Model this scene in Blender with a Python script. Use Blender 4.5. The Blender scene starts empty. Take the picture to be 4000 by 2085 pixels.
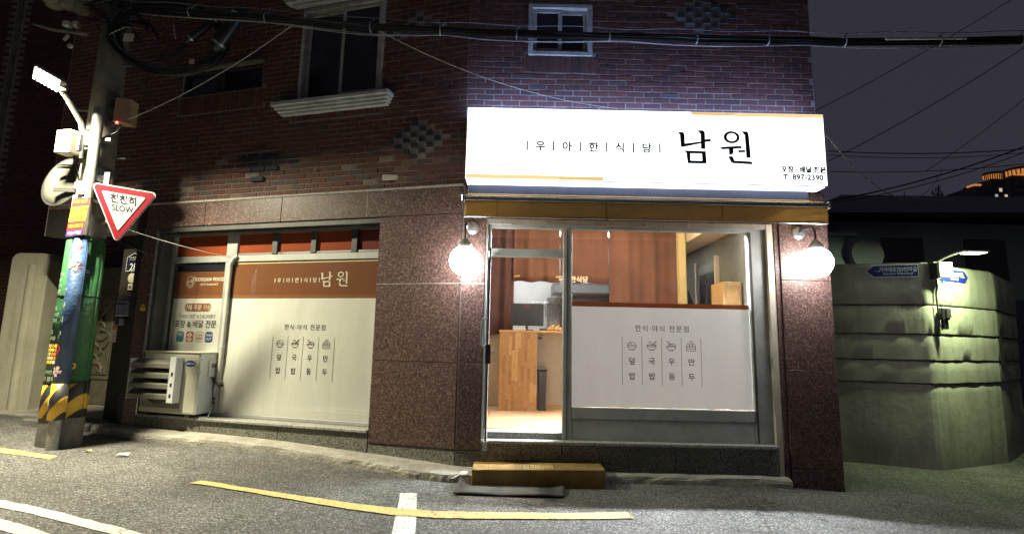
import bpy, math, random
from mathutils import Vector, Matrix
import numpy as np
rnd = random.Random(7)
SC = bpy.context.scene
COL = SC.collection
# ------------------------------------------------------------------ camera
CAM = Vector((0.5547, -6.8, 1.5))
def cam_setup():
    p, r = 0.170445, 0.020679
    cp, sp, cr, sr = math.cos(p), math.sin(p), math.cos(r), math.sin(r)
    R = Matrix(((cr, -sr, 0), (sr, cr, 0), (0, 0, 1))) @ Matrix(((1, 0, 0), (0, cp, sp), (0, -sp, cp))) @ Matrix(((1, 0, 0), (0, 0, -1), (0, 1, 0)))
    c = bpy.data.cameras.new('camera'); o = bpy.data.objects.new('camera', c); COL.objects.link(o)
    c.sensor_width = 36; c.lens = 36 * 2400 / 4000; c.shift_y = -(1042.5 - 920.84) / 4000
    c.clip_end = 1500; c.clip_start = .05
    M = Matrix((R[0], -R[1], -R[2])).transposed().to_4x4(); M.translation = CAM
    o.matrix_world = M; SC.camera = o
cam_setup()
# ------------------------------------------------------------------ night sky, exposure
W = bpy.data.worlds.new('World'); SC.world = W; W.use_nodes = True
wn = W.node_tree; wn.nodes.clear()
_o = wn.nodes.new('ShaderNodeOutputWorld'); _b = wn.nodes.new('ShaderNodeBackground')
_t = wn.nodes.new('ShaderNodeTexCoord'); _s = wn.nodes.new('ShaderNodeSeparateXYZ'); _r = wn.nodes.new('ShaderNodeValToRGB')
_r.color_ramp.elements[0].position = 0.0; _r.color_ramp.elements[0].color = (.031, .029, .044, 1)
_r.color_ramp.elements[1].position = .75; _r.color_ramp.elements[1].color = (.027, .025, .030, 1)
wn.links.new(_t.outputs['Generated'], _s.inputs[0]); wn.links.new(_s.outputs['Z'], _r.inputs[0])
wn.links.new(_r.outputs[0], _b.inputs[0]); _b.inputs[1].default_value = .9
wn.links.new(_b.outputs[0], _o.inputs[0])
SC.view_settings.view_transform = 'Standard'; SC.view_settings.look = 'None'
SC.view_settings.exposure = 0.3; SC.view_settings.gamma = 1.0; SC.view_settings.use_curve_mapping = False
SC.render.engine = 'CYCLES'
SC.cycles.max_bounces = 7; SC.cycles.diffuse_bounces = 3; SC.cycles.glossy_bounces = 3; SC.cycles.transparent_max_bounces = 16; SC.cycles.transmission_bounces = 4
SC.cycles.sample_clamp_indirect = 4; SC.cycles.use_denoising = True; SC.cycles.caustics_reflective = False; SC.cycles.caustics_refractive = False
SIGN_E, GLOBE_E, LAMP_W, LANE_W, ROOM_E = 2.2, 44.0, 680.0, 95.0, 46.0

# ------------------------------------------------------------------ helpers
YL = 0.316866
cu, su = math.cos(YL), math.sin(YL)
def LF(s, o, z): return (-cu * s - su * o, su * s - cu * o, z)          # left facade: s along it to the left, o outward
def RF(x, o, z): return (x, -o, z)                                       # right facade: x to the right, o outward
GX = [-60, -8, -6, -4, -2, -1, 0, 3.2, 4.2, 8, 60]; GZ = [1.2, .33, .28, .24, .2, .15, .09, .085, .02, -.05, -.3]
def G(x, y=0): return float(np.interp(x, GX, GZ))
WO = {}
class MB:
    def __init__(s, T=None): s.v = []; s.f = []; s.c = []; s.T = T
    def add(s, vs, fs, col=None):
        n = len(s.v)
        s.v += [tuple(s.T(*p)) if s.T else tuple(p) for p in vs]
        for f in fs: s.f.append(tuple(n + i for i in f)); s.c.append(col)
        return s
    def box(s, x0, x1, y0, y1, z0, z1, col=None):
        if x0 > x1: x0, x1 = x1, x0
        if y0 > y1: y0, y1 = y1, y0
        if z0 > z1: z0, z1 = z1, z0
        vs = [(x0, y0, z0), (x1, y0, z0), (x1, y1, z0), (x0, y1, z0), (x0, y0, z1), (x1, y0, z1), (x1, y1, z1), (x0, y1, z1)]
        fs = [(0, 3, 2, 1), (4, 5, 6, 7), (0, 1, 5, 4), (1, 2, 6, 5), (2, 3, 7, 6), (3, 0, 4, 7)]
        if s.T is RF: fs = [tuple(reversed(f)) for f in fs]
        return s.add(vs, fs, col)
    def tube(s, pts, r, n=8, cap=True):
        pts = [Vector(s.T(*p) if s.T else p) for p in pts]; T = s.T; s.T = None
        rs = r if isinstance(r, (list, tuple)) else [r] * len(pts)
        vs = []; fs = []; up = None
        for i, p in enumerate(pts):
            d = (pts[min(i + 1, len(pts) - 1)] - pts[max(i - 1, 0)]).normalized()
            if up is None: up = Vector((0, 0, 1)) if abs(d.z) < .9 else Vector((1, 0, 0))
            a = d.cross(up).normalized(); b = a.cross(d).normalized(); up = b
            for k in range(n):
                t = 2 * math.pi * k / n; vs.append(tuple(p + (a * math.cos(t) + b * math.sin(t)) * rs[i]))
        for i in range(len(pts) - 1):
            for k in range(n):
                fs.append((i * n + k, i * n + (k + 1) % n, (i + 1) * n + (k + 1) % n, (i + 1) * n + k))
        if cap: fs.append(tuple(range(n - 1, -1, -1))); fs.append(tuple((len(pts) - 1) * n + k for k in range(n)))
        s.add(vs, fs); s.T = T; return s
    def lathe(s, prof, c=(0, 0, 0), n=24, axis='z'):
        vs = []; fs = []
        for (r, h) in prof:
            for k in range(n):
                t = 2 * math.pi * k / n; a, b = r * math.cos(t), r * math.sin(t)
                p = (a, b, h) if axis == 'z' else ((a, h, b) if axis == 'y' else (h, a, b))
                vs.append((c[0] + p[0], c[1] + p[1], c[2] + p[2]))
        for i in range(len(prof) - 1):
            for k in range(n): fs.append((i * n + k, i * n + (k + 1) % n, (i + 1) * n + (k + 1) % n, (i + 1) * n + k))
        fs.append(tuple(range(n - 1, -1, -1))); fs.append(tuple((len(prof) - 1) * n + k for k in range(n)))
        return s.add(vs, fs)
    def prism(s, poly, h0, h1, plane='xz'):
        n = len(poly)
        def q(a, b, h): return (a, h, b) if plane == 'xz' else ((a, b, h) if plane == 'xy' else (h, a, b))
        vs = [q(a, b, h0) for a, b in poly] + [q(a, b, h1) for a, b in poly]
        fs = [tuple(range(n)), tuple(range(2 * n - 1, n - 1, -1))] + [(i, (i + 1) % n, n + (i + 1) % n, n + i) for i in range(n)]
        return s.add(vs, fs)
    def strip(s, A, B):
        n = len(A); return s.add(list(A) + list(B), [(i, i + 1, n + i + 1, n + i) for i in range(n - 1)])
    def grid(s, rows):
        nr, nc = len(rows), len(rows[0]); vs = [p for r in rows for p in r]
        return s.add(vs, [(i * nc + j, i * nc + j + 1, (i + 1) * nc + j + 1, (i + 1) * nc + j) for i in range(nr - 1) for j in range(nc - 1)])
    def ob(s, name, mat, parent=None, bevel=0, smooth=False, solid=0, fix=True, seg=1):
        V = np.array(s.v); c = (V.min(0) + V.max(0)) / 2
        if parent is None: c[2] = V[:, 2].min()
        me = bpy.data.meshes.new(name); me.from_pydata([tuple(p) for p in (V - c)], [], s.f)
        if any(x is not None for x in s.c):
            at = me.color_attributes.new('tint', 'FLOAT_COLOR', 'CORNER'); i = 0
            for f, col in zip(me.polygons, s.c):
                for l in f.loop_indices: at.data[l].color = (*(col or (1, 1, 1)), 1)
        me.materials.append(MAT(mat))
        if smooth:
            for p in me.polygons: p.use_smooth = True
        if fix:
            import bmesh
            b = bmesh.new(); b.from_mesh(me); bmesh.ops.recalc_face_normals(b, faces=b.faces); b.to_mesh(me); b.free()
        o = bpy.data.objects.new(name, me); COL.objects.link(o); put(o, c, parent)
        if bevel:
            m = o.modifiers.new('bevel', 'BEVEL'); m.width = bevel; m.segments = seg; m.limit_method = 'ANGLE'
        if smooth and not bevel:
            try: me.set_sharp_from_angle(angle=math.radians(40))
            except Exception: pass
        if solid:
            m = o.modifiers.new('solid', 'SOLIDIFY'); m.thickness = solid; m.offset = 0
        return o
def put(o, c, parent):
    base = Vector(WO[parent.name]) if parent else Vector((0, 0, 0))
    o.location = Vector(c) - base; o.parent = parent; WO[o.name] = tuple(c)
def tag(o, label, cat, group=None, kind=None):
    o['label'] = label; o['category'] = cat
    if group: o['group'] = group
    if kind: o['kind'] = kind
    return o
def thing(name, label, cat, loc, group=None):
    o = bpy.data.objects.new(name, None); COL.objects.link(o); o.empty_display_size = .1; put(o, loc, None)
    return tag(o, label, cat, group)
def part(name, parent, loc):
    o = bpy.data.objects.new(name, None); COL.objects.link(o); o.empty_display_size = .1; put(o, loc, parent); return o
def struct(o): o['kind'] = 'structure'; return o
_txt = {}; _tc = []
def textmesh(body, bold=0, align='CENTER', space=1.0, font_sx=1.0):
    k = (body, bold, align, space)
    if k not in _txt:
        if not _tc: _tc.append(bpy.data.curves.new('glyphs', 'FONT')); _tc.append(bpy.data.objects.new('glyphs', _tc[0]))
        c, o = _tc; c.body = body; c.size = 1; c.align_x = align; c.align_y = 'CENTER'; c.offset = bold; c.space_character = space; c.resolution_u = 3
        m = o.to_mesh()
        V = [tuple(v.co) for v in m.vertices]; F = [tuple(p.vertices) for p in m.polygons]
        o.to_mesh_clear(); _txt[k] = (V, F)
    return _txt[k]
def text(parent, body, size, at, mapf, mat, bold=0, align='CENTER', space=1.0, sx=1.0, shear=0, name='lettering', vcent=True):
    V, F = textmesh(body, bold, align, space)
    if not V: return None
    ys = [v[1] for v in V]; cy = (min(ys) + max(ys)) / 2 if vcent else 0
    b = MB(); b.add([mapf(at[0] + (v[0] * sx + shear * (v[1] - cy)) * size, at[1] + (v[1] - cy) * size) for v in V], F)
    return b.ob(name, mat, parent, fix=False)
def ribbon(b, pts, w, mapf):
    P = [Vector((p[0], p[1])) for p in pts]; L = []; Rr = []
    for i, p in enumerate(P):
        d = (P[min(i + 1, len(P) - 1)] - P[max(i - 1, 0)])
        d = d.normalized() if d.length else Vector((1, 0)); n = Vector((-d.y, d.x)) * w / 2
        L.append(mapf(*(p + n))); Rr.append(mapf(*(p - n)))
    b.strip(Rr, L)
def arc(cx, cy, rx, ry, a0, a1, n=12):
    return [(cx + rx * math.cos(math.radians(a0 + (a1 - a0) * i / n)), cy + ry * math.sin(math.radians(a0 + (a1 - a0) * i / n))) for i in range(n + 1)]
def rrect(cx, cy, w, h, r, n=5):
    P = []
    for sx, sy, a in ((1, 1, 0), (-1, 1, 90), (-1, -1, 180), (1, -1, 270)):
        P += arc(cx + sx * (w / 2 - r), cy + sy * (h / 2 - r), r, r, a, a + 90, n)
    return P

# ------------------------------------------------------------------ materials
_M = {}
DEF = {}
def MAT(k):
    if k not in _M: _M[k] = DEF[k](k)
    return _M[k]
def nodes(name):
    m = bpy.data.materials.new(name); m.use_nodes = True; nt = m.node_tree
    return m, nt, nt.nodes['Principled BSDF'], nt.nodes['Material Output']
def N(nt, t, **kw):
    n = nt.nodes.new(t)
    for k, v in kw.items():
        if k.startswith('_'): setattr(n, k[1:], v)
        else:
            key = k.replace('__', ' ')
            n.inputs[int(key[1:]) if key[0] == 'i' and key[1:].isdigit() else key].default_value = v
    return n
def C4(c): return (c[0], c[1], c[2], 1)
def ramp(nt, src, stops):
    r = nt.nodes.new('ShaderNodeValToRGB'); e = r.color_ramp.elements
    while len(e) < len(stops): e.new(.5)
    for i, (p, c) in enumerate(stops): e[i].position = p; e[i].color = C4(c)
    nt.links.new(src, r.inputs[0]); return r.outputs[0]
def pos(nt): return nt.nodes.new('ShaderNodeNewGeometry').outputs['Position']
def noise(nt, scale, det=4, rough=.6, vec=None, dist=0):
    n = N(nt, 'ShaderNodeTexNoise', Scale=scale, Detail=det, Roughness=rough, Distortion=dist)
    nt.links.new(vec if vec else pos(nt), n.inputs['Vector']); return n.outputs['Fac']
def mixc(nt, fac, a, b, mode='MIX'):
    m = nt.nodes.new('ShaderNodeMix'); m.data_type = 'RGBA'; m.blend_type = mode
    for sock, val in ((m.inputs[0], fac), (m.inputs[6], a), (m.inputs[7], b)):
        if hasattr(val, 'links'): nt.links.new(val, sock)
        elif isinstance(val, (int, float)): sock.default_value = val
        else: sock.default_value = C4(val)
    return m.outputs[2]
def bump(nt, p, h, strength, dist=.01):
    b = N(nt, 'ShaderNodeBump', Strength=strength, Distance=dist); nt.links.new(h, b.inputs['Height']); nt.links.new(b.outputs[0], p.inputs['Normal'])
def plain(c1, c2=None, scale=6, rough=.6, metal=0, bmp=.15, bscale=60, spec=.5, dirt=.25, fine=.12, bdist=.004):
    def f(name):
        m, nt, p, o = nodes(name)
        a = c2 or tuple(x * .72 for x in c1)
        n1 = noise(nt, scale, 5, .65); col = mixc(nt, ramp(nt, n1, [(.35, (0, 0, 0)), (.68, (1, 1, 1))]), c1, a)
        if dirt:
            n2 = noise(nt, scale * .35, 6, .7, dist=.6); col = mixc(nt, ramp(nt, n2, [(.5, (0, 0, 0)), (.8, (dirt,) * 3)]), col, tuple(x * .35 for x in c1))
        if fine:
            n3 = noise(nt, bscale * 3, 2); col = mixc(nt, fine, col, ramp(nt, n3, [(.3, (0, 0, 0)), (.7, (1, 1, 1))]), 'OVERLAY')
        nt.links.new(col, p.inputs['Base Color']); p.inputs['Metallic'].default_value = metal
        p.inputs['Specular IOR Level'].default_value = spec
        nr = noise(nt, scale * 2, 4); rr = N(nt, 'ShaderNodeMapRange'); nt.links.new(nr, rr.inputs[0]); rr.inputs[3].default_value = max(.03, rough - .12); rr.inputs[4].default_value = min(1, rough + .12)
        nt.links.new(rr.outputs[0], p.inputs['Roughness'])
        if bmp: bump(nt, p, noise(nt, bscale, 4), bmp, bdist)
        return m
    return f
def emit(c, e, sample=True):
    def f(name):
        m, nt, p, o = nodes(name); p.inputs['Base Color'].default_value = C4((.8, .8, .8)); p.inputs['Emission Color'].default_value = C4(c); p.inputs['Emission Strength'].default_value = e; p.inputs['Roughness'].default_value = .35
        if not sample: m.cycles.emission_sampling = 'NONE'
        return m
    return f
def glass(tint=(.98, .985, .98), refl=1.0, rough=.01):
    def f(name):
        m, nt, p, o = nodes(name); nt.nodes.remove(p)
        t = N(nt, 'ShaderNodeBsdfTransparent'); t.inputs[0].default_value = C4(tint)
        g = N(nt, 'ShaderNodeBsdfGlossy', Roughness=rough); g.inputs[0].default_value = C4((refl,) * 3)
        lw = N(nt, 'ShaderNodeLayerWeight'); pw = N(nt, 'ShaderNodeMath', _operation='POWER', i1=5.0); ma = N(nt, 'ShaderNodeMath', _operation='MULTIPLY_ADD', i1=.9, i2=.035); mx = N(nt, 'ShaderNodeMixShader')
        nt.links.new(lw.outputs['Facing'], pw.inputs[0]); nt.links.new(pw.outputs[0], ma.inputs[0]); nt.links.new(ma.outputs[0], mx.inputs[0]); nt.links.new(t.outputs[0], mx.inputs[1]); nt.links.new(g.outputs[0], mx.inputs[2]); nt.links.new(mx.outputs[0], o.inputs[0])
        return m
    return f
def film(c, trans=.35, rough=.3, tc=None):
    def f(name):
        m, nt, p, o = nodes(name)
        mp = N(nt, 'ShaderNodeMapping'); mp.inputs['Scale'].default_value = (3, 3, .7); nt.links.new(pos(nt), mp.inputs[0]); n = noise(nt, 1.6, 6, .65, mp.outputs[0], .8); col = mixc(nt, ramp(nt, n, [(.35, (0, 0, 0)), (.75, (1, 1, 1))]), c, tuple(x * .84 for x in c))
        nt.links.new(col, p.inputs['Base Color']); p.inputs['Roughness'].default_value = rough
        t = N(nt, 'ShaderNodeBsdfTranslucent'); t.inputs[0].default_value = C4(tc or c)
        mx = N(nt, 'ShaderNodeMixShader'); mx.inputs[0].default_value = trans
        nt.links.new(p.outputs[0], mx.inputs[1]); nt.links.new(t.outputs[0], mx.inputs[2]); nt.links.new(mx.outputs[0], o.inputs[0])
        bump(nt, p, noise(nt, 5, 3), .05, .004)
        return m
    return f
def brickmat(name):
    m, nt, p, o = nodes(name)
    a = N(nt, 'ShaderNodeAttribute', _attribute_name='tint')
    n1 = noise(nt, 45, 5, .7); col = mixc(nt, ramp(nt, n1, [(.3, (.55, .55, .55)), (.7, (1.3, 1.25, 1.2))]), (0, 0, 0), a.outputs['Color'])
    col = mixc(nt, 1.0, a.outputs['Color'], ramp(nt, n1, [(.28, (.5, .5, .52)), (.72, (1.0, .98, .95))]), 'MULTIPLY')
    n2 = noise(nt, 2.0, 5, .7); col = mixc(nt, ramp(nt, n2, [(.5, (0, 0, 0)), (.8, (.5, .5, .5))]), col, (.05, .04, .04))
    n4 = noise(nt, 7.0, 6, .75, dist=1.0); col = mixc(nt, ramp(nt, n4, [(.62, (0, 0, 0)), (.8, (.35, .35, .35))]), col, (.3, .27, .24))
    nt.links.new(col, p.inputs['Base Color']); p.inputs['Roughness'].default_value = .75; p.inputs['Specular IOR Level'].default_value = .35
    bump(nt, p, noise(nt, 90, 5, .7), .5, .006)
    return m
def granite(dark, mid, light, scale, rough, spec=.5, light_pos=.72, stain=.2):
    def f(name):
        m, nt, p, o = nodes(name); P = pos(nt)
        v = N(nt, 'ShaderNodeTexVoronoi', Scale=scale); nt.links.new(P, v.inputs['Vector'])
        wob = N(nt, 'ShaderNodeTexNoise', Scale=scale * 2.2, Detail=3); nt.links.new(P, wob.inputs['Vector'])
        mx = nt.nodes.new('ShaderNodeVectorMath'); mx.operation = 'MULTIPLY_ADD'; nt.links.new(wob.outputs['Color'], mx.inputs[0]); mx.inputs[1].default_value = (.7 / scale,) * 3; nt.links.new(P, mx.inputs[2]); nt.links.new(mx.outputs[0], v.inputs['Vector'])
        s = N(nt, 'ShaderNodeSeparateColor'); nt.links.new(v.outputs['Color'], s.inputs[0])
        col = ramp(nt, s.outputs[0], [(.0, dark), (.22, dark), (.3, mid), (light_pos, mid), (light_pos + .08, light), (1, light)])
        v2 = N(nt, 'ShaderNodeTexVoronoi', Scale=scale * 2.3); nt.links.new(P, v2.inputs['Vector']); s2 = N(nt, 'ShaderNodeSeparateColor'); nt.links.new(v2.outputs['Color'], s2.inputs[0])
        col = mixc(nt, ramp(nt, s2.outputs[1], [(.74, (0, 0, 0)), (.8, (.85, .85, .85))]), col, dark)
        nz = noise(nt, scale * 5, 3); col = mixc(nt, .2, col, ramp(nt, nz, [(.3, (.1, .1, .1)), (.7, (.9, .9, .9))]), 'OVERLAY')
        n2 = noise(nt, 1.7, 6, .7); col = mixc(nt, ramp(nt, n2, [(.45, (0, 0, 0)), (.8, (stain,) * 3)]), col, tuple(x * .5 for x in mid))
        nt.links.new(col, p.inputs['Base Color']); p.inputs['Specular IOR Level'].default_value = spec
        nr = noise(nt, 9, 5); rr = N(nt, 'ShaderNodeMapRange'); nt.links.new(nr, rr.inputs[0]); rr.inputs[3].default_value = rough * .7; rr.inputs[4].default_value = rough * 1.35; nt.links.new(rr.outputs[0], p.inputs['Roughness'])
        bump(nt, p, nz, .08, .003)
        return m
    return f
def asphalt(name):
    m, nt, p, o = nodes(name); P = pos(nt)
    v = N(nt, 'ShaderNodeTexVoronoi', Scale=95); nt.links.new(P, v.inputs['Vector']); s = N(nt, 'ShaderNodeSeparateColor'); nt.links.new(v.outputs['Color'], s.inputs[0])
    col = ramp(nt, s.outputs[0], [(0, (.05, .049, .047)), (.35, (.105, .102, .098)), (.75, (.185, .18, .172)), (.93, (.31, .30, .285)), (1, (.46, .45, .43))])
    n1 = noise(nt, .8, 6, .65, dist=.5); col = mixc(nt, 1.0, col, ramp(nt, n1, [(.32, (.5, .495, .49)), (.66, (1, 1, 1))]), 'MULTIPLY')
    n3 = noise(nt, 2.1, 6, .75, dist=1.2); col = mixc(nt, ramp(nt, n3, [(.56, (0, 0, 0)), (.70, (.7, .7, .7))]), col, (.028, .027, .026))
    n5 = noise(nt, 260, 2); col = mixc(nt, .3, col, ramp(nt, n5, [(.3, (.15, .15, .15)), (.7, (.85, .85, .85))]), 'OVERLAY')
    # hairline cracks
    w = N(nt, 'ShaderNodeTexVoronoi', Scale=.55, _feature='DISTANCE_TO_EDGE'); nw = N(nt, 'ShaderNodeTexNoise', Scale=3.0, Detail=6); nt.links.new(P, nw.inputs['Vector'])
    mx = nt.nodes.new('ShaderNodeVectorMath'); mx.operation = 'MULTIPLY_ADD'; nt.links.new(nw.outputs['Color'], mx.inputs[0]); mx.inputs[1].default_value = (.5, .5, .5); nt.links.new(P, mx.inputs[2]); nt.links.new(mx.outputs[0], w.inputs['Vector'])
    ck = mixc(nt, 1.0, ramp(nt, w.outputs['Distance'], [(.0, (.8, .8, .8)), (.008, (0, 0, 0))]), ramp(nt, noise(nt, .45, 2), [(.5, (0, 0, 0)), (.58, (1, 1, 1))]), 'MULTIPLY'); col = mixc(nt, ck, col, (.02, .02, .02))
    nt.links.new(col, p.inputs['Base Color']); p.inputs['Roughness'].default_value = .82; p.inputs['Specular IOR Level'].default_value = .3
    bump(nt, p, v.outputs['Distance'], .7, .012)
    return m
def paint(c, wear=.55):
    def f(name):
        m, nt, p, o = nodes(name); P = pos(nt)
        n1 = noise(nt, 10, 6, .75); n2 = noise(nt, 48, 6, .8)
        col = mixc(nt, ramp(nt, n1, [(.4, (0, 0, 0)), (.8, (.55, .55, .55))]), c, tuple(x * .6 for x in c))
        col = mixc(nt, ramp(nt, n2, [(.52, (0, 0, 0)), (.60, (wear,) * 3)]), col, (.075, .07, .065))
        w = N(nt, 'ShaderNodeTexVoronoi', Scale=6, _feature='DISTANCE_TO_EDGE'); nw = N(nt, 'ShaderNodeTexNoise', Scale=9.0, Detail=5); nt.links.new(P, nw.inputs['Vector'])
        mx = nt.nodes.new('ShaderNodeVectorMath'); mx.operation = 'MULTIPLY_ADD'; nt.links.new(nw.outputs['Color'], mx.inputs[0]); mx.inputs[1].default_value = (.22, .22, .22); nt.links.new(P, mx.inputs[2]); nt.links.new(mx.outputs[0], w.inputs['Vector'])
        big = noise(nt, 1.3, 2); gate = ramp(nt, big, [(.45, (0, 0, 0)), (.55, (1, 1, 1))])
        ck = mixc(nt, 1.0, ramp(nt, w.outputs['Distance'], [(.012, (1, 1, 1)), (.022, (0, 0, 0))]), gate, 'MULTIPLY')
        col = mixc(nt, ck, col, (.04, .037, .035))
        nt.links.new(col, p.inputs['Base Color']); p.inputs['Roughness'].default_value = .75; bump(nt, p, n2, .35, .006)
        return m
    return f
def fabric(c, scale=1.0, trans=.15):
    def f(name):
        m, nt, p, o = nodes(name); P = pos(nt)
        n1 = noise(nt, 3, 5); col = mixc(nt, ramp(nt, n1, [(.35, (0, 0, 0)), (.7, (1, 1, 1))]), c, tuple(x * .7 for x in c))
        w = N(nt, 'ShaderNodeTexWave', Scale=140, Distortion=2); nt.links.new(P, w.inputs['Vector']); col = mixc(nt, .15, col, w.outputs['Color'], 'OVERLAY')
        nt.links.new(col, p.inputs['Base Color']); p.inputs['Roughness'].default_value = .85; p.inputs['Sheen Weight'].default_value = .1
        t = N(nt, 'ShaderNodeBsdfTranslucent'); t.inputs[0].default_value = C4(c); mx = N(nt, 'ShaderNodeMixShader'); mx.inputs[0].default_value = trans
        nt.links.new(p.outputs[0], mx.inputs[1]); nt.links.new(t.outputs[0], mx.inputs[2]); nt.links.new(mx.outputs[0], o.inputs[0])
        bump(nt, p, noise(nt, 9, 5), .3, .02)
        return m
    return f
def hazard(name):
    m, nt, p, o = nodes(name); P = pos(nt)
    s = N(nt, 'ShaderNodeSeparateXYZ'); nt.links.new(P, s.inputs[0])
    a = nt.nodes.new('ShaderNodeMath'); a.operation = 'MULTIPLY_ADD'; nt.links.new(s.outputs[0], a.inputs[0]); a.inputs[1].default_value = 1.35; 
    b = nt.nodes.new('ShaderNodeMath'); b.operation = 'MULTIPLY'; nt.links.new(s.outputs[2], b.inputs[0]); b.inputs[1].default_value = -1.0; nt.links.new(b.outputs[0], a.inputs[2])
    c = nt.nodes.new('ShaderNodeMath'); c.operation = 'MULTIPLY'; nt.links.new(a.outputs[0], c.inputs[0]); c.inputs[1].default_value = 3.1
    d = nt.nodes.new('ShaderNodeMath'); d.operation = 'FRACT'; nt.links.new(c.outputs[0], d.inputs[0])
    r = nt.nodes.new('ShaderNodeValToRGB'); r.color_ramp.interpolation = 'CONSTANT'; r.color_ramp.elements[0].color = (.02, .02, .022, 1); r.color_ramp.elements[1].position = .48; r.color_ramp.elements[1].color = (.62, .38, .03, 1)
    nt.links.new(d.outputs[0], r.inputs[0]); n = noise(nt, 12, 5)
    col = mixc(nt, ramp(nt, n, [(.5, (0, 0, 0)), (.8, (.5, .5, .5))]), r.outputs[0], (.12, .1, .06)); nt.links.new(col, p.inputs['Base Color']); p.inputs['Roughness'].default_value = .5
    return m
def plaster(c1, c2, tint, seam=True):
    def f(name):
        m, nt, p, o = nodes(name); P = pos(nt)
        n1 = noise(nt, 1.1, 6, .7, dist=.7); col = mixc(nt, ramp(nt, n1, [(.35, (0, 0, 0)), (.7, (1, 1, 1))]), c1, c2)
        s = N(nt, 'ShaderNodeSeparateXYZ'); nt.links.new(P, s.inputs[0]); mp = N(nt, 'ShaderNodeMapping'); mp.inputs['Scale'].default_value = (6, 6, .5); nt.links.new(P, mp.inputs[0])
        n2 = noise(nt, 1.2, 5, .7, mp.outputs[0]); col = mixc(nt, ramp(nt, n2, [(.5, (0, 0, 0)), (.78, (.5, .5, .5))]), col, tint)
        nt.links.new(col, p.inputs['Base Color']); p.inputs['Roughness'].default_value = .85
        n3 = noise(nt, 9, 7, .7, dist=.4); bump(nt, p, n3, .45, .02)
        return m
    return f
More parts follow.
